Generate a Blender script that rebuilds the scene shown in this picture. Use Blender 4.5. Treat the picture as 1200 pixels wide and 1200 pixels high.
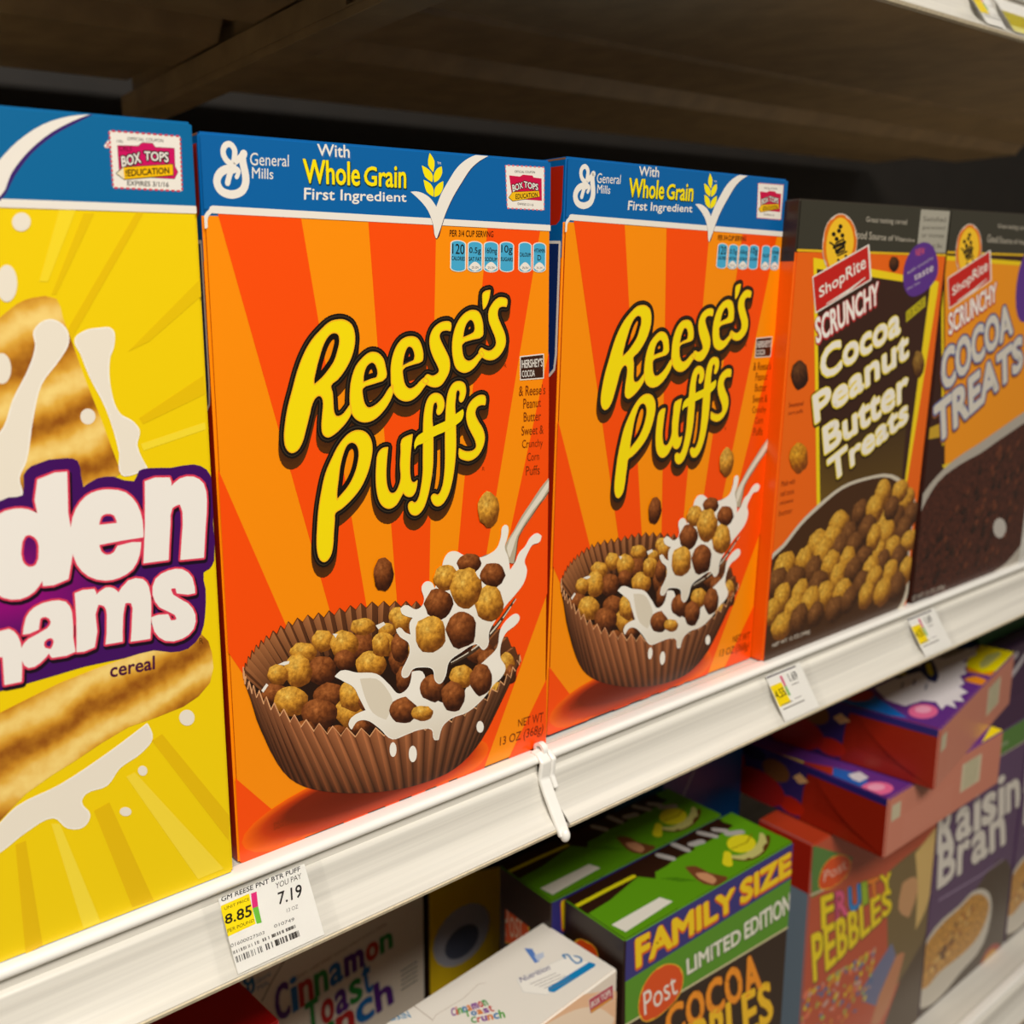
import bpy, bmesh, math, random
from mathutils import Vector, Matrix, geometry
for o in list(bpy.data.objects): bpy.data.objects.remove(o)
SC = bpy.context.scene; COL = SC.collection
Z0 = 1.25                                   # height of the main shelf deck above the store floor
# ---------------------------------------------------------------- camera, world, lights, exposure
YAW, PITCH, ROLL = 0.593617, 0.187556, -0.025083
fw = Vector((math.sin(YAW)*math.cos(PITCH), math.cos(YAW)*math.cos(PITCH), -math.sin(PITCH)))
r0 = Vector((math.cos(YAW), -math.sin(YAW), 0)); u0 = r0.cross(fw)
rt = r0*math.cos(ROLL)+u0*math.sin(ROLL); up = u0*math.cos(ROLL)-r0*math.sin(ROLL)
cd = bpy.data.cameras.new('camera'); cam = bpy.data.objects.new('camera', cd); COL.objects.link(cam)
M = Matrix((rt, up, -fw)).transposed().to_4x4(); M.translation = Vector((-0.150617, -0.318862, 0.225526+Z0)); cam.matrix_world = M
cd.sensor_width = 36; cd.lens = 1106.786926/1200*36; cd.shift_x = -(-177.058041)/1200; cd.shift_y = -40.362905/1200
cd.clip_start = .02; cd.dof.use_dof = True; cd.dof.focus_distance = .40; cd.dof.aperture_fstop = 9
SC.camera = cam
W = bpy.data.worlds.new('store_air'); SC.world = W; W.use_nodes = True
W.node_tree.nodes['Background'].inputs[0].default_value = (1, .86, .68, 1); W.node_tree.nodes['Background'].inputs[1].default_value = .12
def lamp(name, loc, rot, sx, sy, e, col=(1, .945, .86)):
    d = bpy.data.lights.new(name, 'AREA'); d.shape = 'RECTANGLE'; d.size = sx; d.size_y = sy; d.energy = e; d.color = col
    o = bpy.data.objects.new(name, d); COL.objects.link(o); o.location = loc; o.rotation_euler = rot; return o
lamp('ceiling_lamp_light', (-.6, -1.40, 3.05), (math.radians(36), 0, math.radians(-4)), 1.4, .5, 72)
lamp('ceiling_lamp_light', (1.9, -1.25, 3.05), (math.radians(20), 0, 0), 1.2, .3, 6)
SC.view_settings.view_transform = 'Standard'; SC.view_settings.look = 'None'
SC.view_settings.gamma = 1; SC.view_settings.use_curve_mapping = False; SC.view_settings.exposure = -0.07
# ---------------------------------------------------------------- materials
def lin(c):
    o = []
    for x in c[:3]:
        x = x/255; o.append(x/12.92 if x <= .04045 else ((x+.055)/1.055)**2.4)
    return tuple(o)
def nodes(name):
    m = bpy.data.materials.new(name); m.use_nodes = True; return m, m.node_tree.nodes, m.node_tree.links, m.node_tree.nodes['Principled BSDF']
def paint(name, c, rough=.4, metal=0, bump=0, scale=400, mott=0, stretch=None, coat=0):
    m, n, l, b = nodes(name); b.inputs['Roughness'].default_value = rough; b.inputs['Metallic'].default_value = metal
    b.inputs['Coat Weight'].default_value = coat
    rgb = lin(c); b.inputs['Base Color'].default_value = (*rgb, 1)
    if bump or mott:
        t = n.new('ShaderNodeTexCoord'); mp = n.new('ShaderNodeMapping'); nz = n.new('ShaderNodeTexNoise'); nz.inputs['Scale'].default_value = scale; nz.inputs['Detail'].default_value = 6
        if stretch: mp.inputs['Scale'].default_value = stretch
        l.new(t.outputs['Object'], mp.inputs[0]); l.new(mp.outputs[0], nz.inputs['Vector'])
        if bump:
            bp = n.new('ShaderNodeBump'); bp.inputs['Strength'].default_value = bump; bp.inputs['Distance'].default_value = .001
            l.new(nz.outputs[0], bp.inputs['Height']); l.new(bp.outputs[0], b.inputs['Normal'])
        if mott:
            r = n.new('ShaderNodeValToRGB'); r.color_ramp.elements[0].position = .35; r.color_ramp.elements[1].position = .7
            r.color_ramp.elements[0].color = (*[v*(1-mott) for v in rgb], 1); r.color_ramp.elements[1].color = (*rgb, 1)
            l.new(nz.outputs[0], r.inputs[0]); l.new(r.outputs[0], b.inputs['Base Color'])
    return m
def printed(name, noise=0, scale=700, rough=.32, lo=.45):
    m, n, l, b = nodes(name); a = n.new('ShaderNodeAttribute'); a.attribute_name = 'Col'; b.inputs['Roughness'].default_value = rough
    out = a.outputs['Color']
    if noise:
        t = n.new('ShaderNodeTexCoord'); nz = n.new('ShaderNodeTexNoise'); nz.inputs['Scale'].default_value = scale; nz.inputs['Detail'].default_value = 5; nz.inputs['Roughness'].default_value = .65
        r = n.new('ShaderNodeValToRGB'); r.color_ramp.elements[0].position = .3; r.color_ramp.elements[1].position = .7
        r.color_ramp.elements[0].color = (lo, lo*.8, lo*.6, 1); r.color_ramp.elements[1].color = (1+noise, 1+noise, 1+noise, 1)
        mx = n.new('ShaderNodeMix'); mx.data_type = 'RGBA'; mx.blend_type = 'MULTIPLY'; mx.inputs[0].default_value = 1
        l.new(t.outputs['Object'], nz.inputs['Vector']); l.new(nz.outputs[0], r.inputs[0]); l.new(out, mx.inputs[6]); l.new(r.outputs[0], mx.inputs[7]); out = mx.outputs[2]
    l.new(out, b.inputs['Base Color']); return m
PRINT = printed('printed_ink'); GRAIN = printed('printed_puffs', .25, 420); TOAST = printed('printed_toast', .3, 75, lo=.42); FINE = printed('printed_flakes', .5, 260, lo=.25)
def toasted():
    m, n, l, b = nodes('printed_toast_ridges'); b.inputs['Roughness'].default_value = .35
    t = n.new('ShaderNodeTexCoord'); mp = n.new('ShaderNodeMapping'); mp.inputs['Rotation'].default_value = (0, math.radians(17), 0); l.new(t.outputs['Object'], mp.inputs[0])
    wv = n.new('ShaderNodeTexWave'); wv.bands_direction = 'Z'; wv.inputs['Scale'].default_value = 15.5; wv.inputs['Distortion'].default_value = 3.2; wv.inputs['Detail'].default_value = 4; wv.inputs['Detail Scale'].default_value = 1.6; wv.inputs['Detail Roughness'].default_value = .6
    nz = n.new('ShaderNodeTexNoise'); nz.inputs['Scale'].default_value = 260; nz.inputs['Detail'].default_value = 4
    mx = n.new('ShaderNodeMix'); mx.data_type = 'FLOAT'; mx.inputs[0].default_value = .3; r = n.new('ShaderNodeValToRGB'); e = r.color_ramp.elements
    e[0].position = .12; e[0].color = (*lin((150, 84, 14)), 1); e[1].position = .9; e[1].color = (*lin((252, 220, 130)), 1)
    for p, c in ((.35, (206, 140, 34)), (.6, (232, 178, 66))): q = e.new(p); q.color = (*lin(c), 1)
    l.new(mp.outputs[0], wv.inputs['Vector']); l.new(t.outputs['Object'], nz.inputs['Vector']); l.new(wv.outputs['Fac'], mx.inputs[2]); l.new(nz.outputs[0], mx.inputs[3]); l.new(mx.outputs[0], r.inputs[0]); l.new(r.outputs[0], b.inputs['Base Color']); return m
TOAST = toasted()
MATS = [PRINT, GRAIN, TOAST, FINE]
WHITE = paint('white_enamel_metal', (232, 228, 218), .28, 0, .03, 60, .2, (.06, 1, 6))
LIP = paint('white_gloss_rail', (250, 248, 242), .2, 0, 0, 90, .04, (.3, 1, 1), coat=.3)
CREAM = paint('worn_cream_edge', (222, 208, 178), .45, 0, 0, 300, .2)
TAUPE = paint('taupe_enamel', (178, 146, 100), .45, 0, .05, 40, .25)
CARD = paint('raw_cardboard', (150, 110, 80), .8, 0, 0, 500, .2)
FLOORM = paint('vinyl_floor', (185, 175, 160), .3, 0, 0, 3, .2)
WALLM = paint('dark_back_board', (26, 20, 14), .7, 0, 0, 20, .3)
CLEAR, n_, l_, b_ = nodes('clear_plastic'); b_.inputs['Transmission Weight'].default_value = 1; b_.inputs['Roughness'].default_value = .05; b_.inputs['IOR'].default_value = 1.2; b_.inputs['Alpha'].default_value = .22
# ---------------------------------------------------------------- object helpers
def link(name, me, mats, parent=None, smooth=0):
    for m in mats: me.materials.append(m)
    if smooth:
        me.polygons.foreach_set('use_smooth', [True]*len(me.polygons)); me.set_sharp_from_angle(angle=math.radians(smooth))
    o = bpy.data.objects.new(name, me); COL.objects.link(o)
    if parent: o.parent = parent
    return o
def empty(name, loc=(0, 0, 0), rot=(0, 0, 0), label=None, cat=None, group=None):
    o = bpy.data.objects.new(name, None); o.empty_display_size = .02; COL.objects.link(o); o.location = loc; o.rotation_euler = rot
    return tag(o, label, cat, group)
def tag(o, label=None, cat=None, group=None, kind=None):
    for k, v in (('label', label), ('category', cat), ('group', group), ('kind', kind)):
        if v: o[k] = v
    return o
def copy_tree(o, parent=None):
    c = o.copy(); COL.objects.link(c); c.parent = parent
    for ch in list(o.children): copy_tree(ch, c)
    return c
def solid(name, boxes, mat, parent=None, bev=0):
    bm = bmesh.new()
    for (x0, x1, y0, y1, z0, z1) in boxes:
        g = bmesh.ops.create_cube(bm, size=1); vs = g['verts']
        bmesh.ops.scale(bm, vec=(x1-x0, y1-y0, z1-z0), verts=vs); bmesh.ops.translate(bm, vec=((x0+x1)/2, (y0+y1)/2, (z0+z1)/2), verts=vs)
    if bev: bmesh.ops.bevel(bm, geom=bm.edges[:], offset=bev, segments=3, affect='EDGES', profile=.6)
    me = bpy.data.meshes.new(name); bm.to_mesh(me); bm.free(); return link(name, me, [mat], parent, 40)
def sheet(name, path, t, x0, x1, mat, parent=None):
    """a bent metal sheet: the (y, z) path given a thickness t and run along x from x0 to x1"""
    P = [Vector(p) for p in path]; L = []; R = []
    for i, p in enumerate(P):
        a = P[max(i-1, 0)]; b = P[min(i+1, len(P)-1)]; d = (b-a).normalized(); nn = Vector((-d.y, d.x))*t/2; L.append(p+nn); R.append(p-nn)
    pr = L+R[::-1]; n = len(pr); v = [(x0, *p) for p in pr]+[(x1, *p) for p in pr]
    m = len(P); f = [(i, (i+1) % n, n+(i+1) % n, n+i) for i in range(n)]
    for i in range(m-1): f.append((i, n-1-i, n-2-i, i+1)); f.append((n+i, n+i+1, 2*n-2-i, 2*n-1-i))
    me = bpy.data.meshes.new(name); me.from_pydata(v, [], f); bm = bmesh.new(); bm.from_mesh(me); bmesh.ops.recalc_face_normals(bm, faces=bm.faces[:]); bm.to_mesh(me); bm.free()
    return link(name, me, [mat], parent, 35)
def arc(cx, cy, r, a0, a1, n=8): return [(cx+r*math.cos(math.radians(a0+(a1-a0)*i/n)), cy+r*math.sin(math.radians(a0+(a1-a0)*i/n))) for i in range(n+1)]
def crc(pts, n=5, closed=True):
    """smooth curve through the points that keeps sharp corners sharp"""
    N = len(pts); D = len(pts[0]); T = []
    for i in range(N):
        a = pts[(i-1) % N] if closed or i > 0 else pts[i]; b = pts[(i+1) % N] if closed or i < N-1 else pts[i]; p = pts[i]
        u = [p[k]-a[k] for k in range(D)]; v = [b[k]-p[k] for k in range(D)]; lu = math.sqrt(sum(x*x for x in u)) or 1; lv = math.sqrt(sum(x*x for x in v)) or 1
        co = sum(x*y for x, y in zip(u, v))/(lu*lv); w = [u[k]/lu+v[k]/lv for k in range(D)]; lw = math.sqrt(sum(x*x for x in w)) or 1
        T.append([x/lw*(0 if co < .12 else 1) for x in w])
    o = []
    for i in range(N if closed else N-1):
        p, q = pts[i], pts[(i+1) % N]; L = math.dist(p, q); m0, m1 = T[i], T[(i+1) % N]
        for j in range(n):
            s = j/n; h = (2*s**3-3*s*s+1, s**3-2*s*s+s, -2*s**3+3*s*s, s**3-s*s); o.append(tuple(h[0]*p[k]+h[1]*m0[k]*L+h[2]*q[k]+h[3]*m1[k]*L for k in range(D)))
    if not closed: o.append(tuple(pts[-1]))
    return o
GLY = {}
def glyphs(s):
    k = s
    if k in GLY: return GLY[k]
    c = bpy.data.curves.new('t', 'FONT'); c.body = s; c.resolution_u = 3
    o = bpy.data.objects.new('t', c); me = bpy.data.meshes.new_from_object(o)
    v = [(p.co.x, p.co.y) for p in me.vertices]; f = [tuple(p.vertices) for p in me.polygons]
    x0 = min(p[0] for p in v); x1 = max(p[0] for p in v); y0 = min(p[1] for p in v); y1 = max(p[1] for p in v)
    v = [((x-x0)/(x1-x0), (y-y0)/(y1-y0)) for x, y in v]
    cnt = {}
    for q in f:
        for i in range(len(q)):
            e = (min(q[i], q[i-1]), max(q[i], q[i-1])); cnt[e] = cnt.get(e, 0)+1
    E = [e for e, n in cnt.items() if n == 1]
    bpy.data.objects.remove(o); bpy.data.meshes.remove(me); bpy.data.curves.remove(c)
    GLY[k] = (v, f, E, (x1-x0)*(y1-y0)); return GLY[k]
class Art:
    """flat printing on one face of a carton; coordinates in millimetres on that face, k = ink layer"""
    def __init__(s, face, dims, k0=0): s.face = face; s.d = dims; s.v = []; s.f = []; s.c = []; s.m = []; s.k0 = k0
    def xyz(s, u, v, k):
        h = (.05+.03*(k+s.k0))/1000; u /= 1000; v /= 1000
        return {'F': (u, -h, v), 'L': (-h, u, v), 'R': (s.d[0]+h, u, v), 'T': (u, v, s.d[2]+h)}[s.face]
    def add(s, pts, faces, col, k, mat=0):
        W_, H_ = {'F': (s.d[0], s.d[2]), 'L': (s.d[1], s.d[2]), 'R': (s.d[1], s.d[2]), 'T': (s.d[0], s.d[1])}[s.face]; e = .5; W_ = W_*1000-e; H_ = H_*1000-e
        s.n = (getattr(s, 'n', 0)+7) % 31; k = k+s.n*.012
        if any(not (e <= p[0] <= W_ and e <= p[1] <= H_) for p in pts):          # the print stops at the edge of the board
            cs = [col(*p) if callable(col) else (col[i] if isinstance(col, list) else col) for i, p in enumerate(pts)]; P2, F2, C2 = [], [], []
            for q in faces:
                pl = [(pts[i][0], pts[i][1], *cs[i][:3]) for i in q]
                for ax, lim, sg in ((0, e, 1), (0, W_, -1), (1, e, 1), (1, H_, -1)):
                    o = []
                    for i in range(len(pl)):
                        a, b = pl[i-1], pl[i]; da, db = (a[ax]-lim)*sg, (b[ax]-lim)*sg
                        if (da < 0) != (db < 0): t = da/(da-db); o.append(tuple(a[j]+(b[j]-a[j])*t for j in range(5)))
                        if db >= 0: o.append(b)
                    pl = o
                    if not pl: break
                if len(pl) > 2: F2.append(tuple(range(len(P2), len(P2)+len(pl)))); P2 += [p[:2] for p in pl]; C2 += [p[2:] for p in pl]
            pts, faces, col = P2, F2, C2
            if not pts: return s
        b = len(s.v)
        for i, (u, v) in enumerate(pts):
            s.v.append(s.xyz(u, v, k)); c = col(u, v) if callable(col) else (col[i] if isinstance(col, list) else col); s.c.append(lin(c))
        for q in faces: s.f.append(tuple(b+i for i in q)); s.m.append(mat)
        return s
    def poly(s, pts, col, k=1, sm=0, holes=(), mat=0, edge=()):
        P = [crc(pts, sm) if sm else list(pts)]+[crc(h, sm) if sm else list(h) for h in holes]
        fl = [p for q in P for p in q]; tr = geometry.tessellate_polygon([[Vector((x, y, 0)) for x, y in q] for q in P])
        s.add(fl, tr, col, k, mat)
        for w, c, kk in edge:
            for q in P: s.stroke(q, w, c, kk, True)
        return s
    def stroke(s, pts, w, col, k=1, closed=False, sm=0, mat=0):
        if sm: pts = crc(pts, sm, closed)
        n = len(pts); W_ = w if isinstance(w, list) else [w]*n
        if len(W_) != n: W_ = [W_[min(int(i/(n-1)*(len(W_)-1)), len(W_)-2)]*(1-(i/(n-1)*(len(W_)-1)) % 1)+W_[min(int(i/(n-1)*(len(W_)-1)), len(W_)-2)+1]*((i/(n-1)*(len(W_)-1)) % 1) for i in range(n-1)]+[W_[-1]]
        for i in range(n if closed else n-1): s.seg(pts[i], pts[(i+1) % n], W_[i]/2, W_[(i+1) % n]/2, col, k, mat)
        for p, ww in zip(pts, W_): s.disc(p, ww/2, col, k, mat)
        return s
    def seg(s, a, b, wa, wb, col, k, mat=0):
        dx, dy = b[0]-a[0], b[1]-a[1]; L = math.hypot(dx, dy)
        if L < 1e-6: return
        nx, ny = -dy/L, dx/L
        s.add([(a[0]+nx*wa, a[1]+ny*wa), (a[0]-nx*wa, a[1]-ny*wa), (b[0]-nx*wb, b[1]-ny*wb), (b[0]+nx*wb, b[1]+ny*wb)], [(0, 1, 2, 3)], col, k, mat)
    def disc(s, p, r, col, k, mat=0, n=8): s.add([(p[0]+r*math.cos(2*math.pi*i/n), p[1]+r*math.sin(2*math.pi*i/n)) for i in range(n)], [tuple(range(n))], col, k, mat)
    def oval(s, e, col, k=1, mat=0, n=20): return s.add([(e[0]+e[2]*math.cos(2*math.pi*i/n)+e[4]*math.sin(2*math.pi*i/n), e[1]+e[3]*math.cos(2*math.pi*i/n)+e[5]*math.sin(2*math.pi*i/n)) for i in range(n)], [tuple(range(n))], col, k, mat)
    def puff(s, e, k, light, dark, rim, seed=0, mat=1):
        """a printed cereal ball: printed shading of the artwork, centre to rim"""
        R_ = random.Random(seed); n = 18; rings = 5; V = [(e[0]-.25*e[2]+.3*e[4], e[1]-.25*e[3]+.3*e[5])]; C = [light]
        lump = [1+R_.uniform(-.07, .07) for _ in range(n)]
        for r in range(1, rings+1):
            t = r/rings
            for i in range(n):
                a = 2*math.pi*i/n; q = t*(1+(lump[i]-1)*t); x = -.25*(1-t)+q*math.cos(a); y = .3*(1-t)+q*math.sin(a)
                V.append((e[0]+e[2]*x+e[4]*y, e[1]+e[3]*x+e[5]*y)); d = max(0, min(1, .5+.55*(y*.8-x*.35)-.35*t*t)); d += R_.uniform(-.08, .08)
                d = max(0, min(1, d)); c = [rim[j]+(dark[j]-rim[j])*min(1, d*2.5) if d < .4 else dark[j]+(light[j]-dark[j])*(d-.4)/.6 for j in range(3)]
                C.append(c)
        F = [(0, 1+i, 1+(i+1) % n) for i in range(n)]
        for r in range(rings-1):
            for i in range(n): a = 1+r*n+i; b = 1+r*n+(i+1) % n; F.append((a, b, b+n, a+n))
        return s.add(V, F, C, k, mat)
    def text(s, t, Q, col, k=2, bold=0, outs=(), mat=0):
        """Q = bottom-left, bottom-right, top-right, top-left of the inked bounds"""
        v, f, E, em = glyphs(t); a, b, c, d = Q
        qa = abs((c[0]-a[0])*(d[1]-b[1])-(d[0]-b[0])*(c[1]-a[1]))/2; bw = min(bold*.55*math.sqrt(qa/em), .05*math.dist(a, b)/max(1, len(t)**.9)*1.4, .05*math.dist(a, d)*1.4)
        mp = [((1-y)*((1-x)*a[0]+x*b[0])+y*((1-x)*d[0]+x*c[0]), (1-y)*((1-x)*a[1]+x*b[1])+y*((1-x)*d[1]+x*c[1])) for x, y in v]
        if bw:                                       # heavier cut of the letter, kept inside the same bounds
            gx, gy = (a[0]+b[0]+c[0]+d[0])/4, (a[1]+b[1]+c[1]+d[1])/4; hu, hv = math.dist(a, b), math.dist(a, d); ux, uy = (b[0]-a[0])/hu, (b[1]-a[1])/hu; ku = 1-2*bw/max(hu, 4*bw); kv = 1-2*bw/max(hv, 4*bw)
            mp = [(lambda du, dv: (gx+du*ku+(d[0]-a[0])*dv*kv, gy+uy/ux*du*ku+(d[1]-a[1])*dv*kv))((x-gx-(d[0]-a[0])*((y-gy-uy/ux*(x-gx))/((d[1]-a[1])-uy/ux*(d[0]-a[0])))), (y-gy-uy/ux*(x-gx))/((d[1]-a[1])-uy/ux*(d[0]-a[0]))) for x, y in mp]
            for i, j in E: s.seg(mp[i], mp[j], bw, bw, col, k, mat)
            for i in {i for e in E for i in e}: s.disc(mp[i], bw, col, k, mat, 6)
        s.add(mp, f, col, k, mat)
        for w, oc, kk, dx, dy in outs:
            w += bw; sh = [(x+dx, y+dy) for x, y in mp]; s.add(sh, f, oc, kk)
            for i, j in E: s.seg(sh[i], sh[j], w, w, oc, kk)
            for i in {i for e in E for i in e}: s.disc(sh[i], w, oc, kk)
        return s
    def build(s, name, parent, mats=None):
        me = bpy.data.meshes.new(name); me.from_pydata(s.v, [], s.f); ca = me.color_attributes.new('Col', 'FLOAT_COLOR', 'POINT')
        ca.data.foreach_set('color', [x for c in s.c for x in (*c, 1)]); used = sorted(set(s.m)) or [0]
        me.polygons.foreach_set('material_index', [used.index(x) for x in s.m]); return link(name, me, [(mats or MATS)[i] for i in used], parent)
POSE = {'GG': (-0.1941, -0.0035, 0.0, 0.0, 0.0, 0.19, 0.055, 0.2868), 'R1': (0.0, 0.0, 0.0, 0.0041, 0.0054, 0.175, 0.055, 0.285), 'R2': (0.178, 0.0041, 0.0, 0.0121, -0.02, 0.175, 0.055, 0.285), 'S1': (0.3568, -0.0021, 0.0, 0.0023, -0.0237, 0.1739, 0.055, 0.274), 'S2': (0.535, -0.0028, 0.0, 0.0, -0.0116, 0.1739, 0.055, 0.274), 'C1': (0.2713, 0.0256, -0.5, 0.0, 0.0, 0.1816, 0.0515, 0.33), 'C2': (0.2618, 0.0795, -0.5, -0.01, 0.0, 0.1816, 0.0515, 0.33), 'T1': (0.07861, 0.0133, -0.5, 0.08, 0.0, 0.19, 0.06, 0.31), 'TB': (0.058, 0.2, -0.5, 0.0, 0.0, 0.19, 0.06, 0.33), 'RD': (-0.13, 0.065, -0.5, 0.1, 0.0, 0.19, 0.05, 0.34), 'U': (0.6117, 0.0026, -0.1725, 0.16, 0.0, 0.226, 0.28, 0.0525), 'L': (0.5718, 0.0179, -0.2255, 0.0, 0.0, 0.2, 0.28, 0.0525), 'GB': (0.845, 0.062, -0.2258, 0.0, 0.0, 0.19, 0.12, 0.09), 'GR': (0.86, 0.08, -0.1353, 0.0, 0.0, 0.19, 0.1, 0.06), 'BL': (0.452, 0.14, -0.5, 0.0, 0.0, 0.11, 0.05, 0.36), 'HY': (0.256, 0.205, -0.5, 0.0, 0.0, 0.09, 0.05, 0.33), 'F': (0.546, 0.062, -0.5, 0.0, 0.0, 0.218, 0.05, 0.274), 'N1': (0.765, 0.062, -0.5, 0.0, 0.0, 0.1881, 0.05, 0.274), 'N2': (0.9571, 0.062, -0.5, 0.0, 0.0, 0.1881, 0.05, 0.274)}
def carton(key, name, label, cols, group=None, shelf=Z0, band=None):
    """an Empty at the carton's base with its folded board body; cols = front, side, top"""
    x, y, z, yaw, tilt, w, d, h = POSE[key]
    root = empty(name, (x, y, z+shelf), (-tilt, 0, yaw), label, 'cereal box', group)
    bm = bmesh.new(); g = bmesh.ops.create_cube(bm, size=1); bmesh.ops.scale(bm, vec=(w, d, h), verts=bm.verts[:]); bmesh.ops.translate(bm, vec=(w/2, d/2, h/2), verts=bm.verts[:])
    bmesh.ops.bevel(bm, geom=bm.edges[:], offset=.0011, segments=3, affect='EDGES')
    if band: bmesh.ops.bisect_plane(bm, geom=bm.verts[:]+bm.edges[:]+bm.faces[:], plane_co=(0, 0, h-band[0]/1000), plane_no=(0, 0, 1))
    bm.normal_update()
    for f in bm.faces:
        nx, ny, nz = f.normal; f.material_index = 2 if abs(nz) > .7 else (1 if abs(nx) > .72 else 0)
        if band and f.calc_center_median().z > h-band[0]/1000 and f.material_index != 2: f.material_index = 3
    me = bpy.data.meshes.new('carton'); bm.to_mesh(me); bm.free()
    link('carton', me, [paint(name+'_board_'+n, c, .32, 0, .04, 120) for n, c in zip(('front', 'side', 'top', 'band'), cols+([band[1]] if band else []))], root, 30)
    return root, (w, d, h)
BLK = (22, 14, 8); WHT = (240, 234, 224)
#__SETTING__
# ================================================================ the setting
tag(solid('floor', [(-3, 4, -3.2, 1.2, -.1, 0)], FLOORM), kind='structure')
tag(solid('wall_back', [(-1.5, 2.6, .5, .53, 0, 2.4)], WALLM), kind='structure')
# ================================================================ shelves
def channel(z, y=0):
    """price channel section from the top edge under the rail to the bottom lip"""
    p = [(-.0045, -.0036), (-.0045, -.0088), (-.0062, -.0098), (-.0070, -.0108)]
    for i in range(1, 10):
        t = i/10; p.append((-.0070-.0128*t+.0032*math.sin(math.pi*t), -.0108-.0212*t-.0016*math.sin(math.pi*t)))
    p += [(-.0198, -.0325), (-.0196, -.0338), (-.0186, -.0343), (-.0172, -.0338)]
    return [(a+y, b+z) for a, b in p]
def shelf(name, x0, x1, z, label, y=0, depth=.48, metal=WHITE, under=True, cap=True, railmat=LIP):
    root = empty(name, ((x0+x1)/2, y, z), (0, 0, 0), label, 'shelf'); X0 = x0-(x0+x1)/2; X1 = -X0
    solid('deck', [(X0, X1, .002, depth, -.0025, 0)], metal, root)
    sheet('rail', [(.0015, -.004), (.0015, -.0012)]+arc(-.0005, -.0018, .0020, 20, 90, 4)+[(-.0035, .0002)]+arc(-.0053, -.0018, .0020, 90, 200, 6)+[(-.0064, -.0034), (-.0045, -.0038)], .0008, X0, X1, railmat, root)
    sheet('price_channel', channel(0), .0009, X0, X1, metal, root)
    sheet('bottom_edge', [(-.0205, -.0330), (-.0200, -.0345), (-.0184, -.0350), (-.0168, -.0345)], .0007, X0, X1, CREAM, root)
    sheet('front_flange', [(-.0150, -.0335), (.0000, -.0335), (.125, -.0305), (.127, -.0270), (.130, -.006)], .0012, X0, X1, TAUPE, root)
    if under:
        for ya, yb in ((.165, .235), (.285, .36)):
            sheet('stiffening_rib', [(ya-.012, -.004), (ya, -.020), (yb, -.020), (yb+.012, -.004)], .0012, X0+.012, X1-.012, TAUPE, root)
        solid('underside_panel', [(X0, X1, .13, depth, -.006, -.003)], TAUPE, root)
    return root
JX = .1665
shelf('metal_shelf', -.75, JX-.0035, Z0, 'left white metal shelf section under the yellow box and first orange puffs box')
shelf('metal_shelf', JX+.0040, 1.35, Z0, 'right white metal shelf section under the far orange and dark cocoa boxes')
shelf('metal_shelf', -.75, JX-.0035, Z0+.415, 'dark underside of the upper shelf, left of the slanting bracket', metal=WHITE)
shelf('metal_shelf', JX+.0040, 1.35, Z0+.415, 'upper shelf right of the slanting bracket, its edge crossing the top right corner')
shelf('metal_shelf', -.75, 1.35, Z0-.50, 'lower shelf, only its rail showing in the bottom right corner', y=.036, under=False)
# end caps where the two shelf sections meet
def endcap(x, wid, low, label):
    path = [(-.0020, .0012), (-.0062, .0010), (-.0094, -.0015), (-.0088, -.0060), (-.0083, -.0105), (-.0115, -.0165), (-.0160, -.0238), (-.0205, -.0312), (-.0228, -.0352)][:low]
    e = path[-1]
    root = empty('shelf_end_clip', (x, -.01, Z0-.0005), (0, 0, 0), label, 'clip'); P = path
    P = [(a+.01, b) for a, b in P]
    s_ = sheet('clip_body', P, .0026, -wid/2, wid/2, LIP, root); bv = s_.modifiers.new('round', 'BEVEL'); bv.width = .0009; bv.segments = 3
    bm = bmesh.new(); bmesh.ops.create_uvsphere(bm, u_segments=14, v_segments=8, radius=.0027); bmesh.ops.scale(bm, vec=(1.0, 1, 1.3), verts=bm.verts[:]); bmesh.ops.translate(bm, vec=(0, P[-1][0]-.0003, P[-1][1]+.0006), verts=bm.verts[:])
    me = bpy.data.meshes.new('clip_foot'); bm.to_mesh(me); bm.free(); link('clip_foot', me, [LIP], root, 60) if low > 6 else bpy.data.meshes.remove(me); return root
endcap(JX-.0024, .0068, 9, 'long white clip covering the left shelf end at the joint')
endcap(JX+.0030, .0030, 6, 'short white clip on the right shelf end beside the long one')
pin = sheet('shelf_joint_tab', arc(-.004, .0005, .0028, 200, -20, 8)+[(-.0014, -.003)], .0016, JX-.0018, JX+.0014, LIP); pin.location = (0, 0, Z0+.0015); tag(pin, 'small white tab poking up above the shelf joint', 'tab')
bk = empty('shelf_bracket', (JX, .2, Z0+.3675), (0, 0, 0), 'dark slanting steel bracket under the joint of the upper shelves', 'bracket')
solid('bracket_arm', [(-.0135, .0135, -.195, .27, .006, .0115)], TAUPE, bk, .0006)
solid('bracket_web_gap_filler', [(a, a+.003, *r) for a in (-.0135, -.0015, .0105) for r in ((-.066, .27, .0115, .0262), (-.195, -.0662, .0115, .0128))]+[(-.0032, .0036, -.19, .27, .030, .0465)], TAUPE, bk)  # last block: added filler that keeps ceiling light from leaking through the shelf gap
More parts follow.
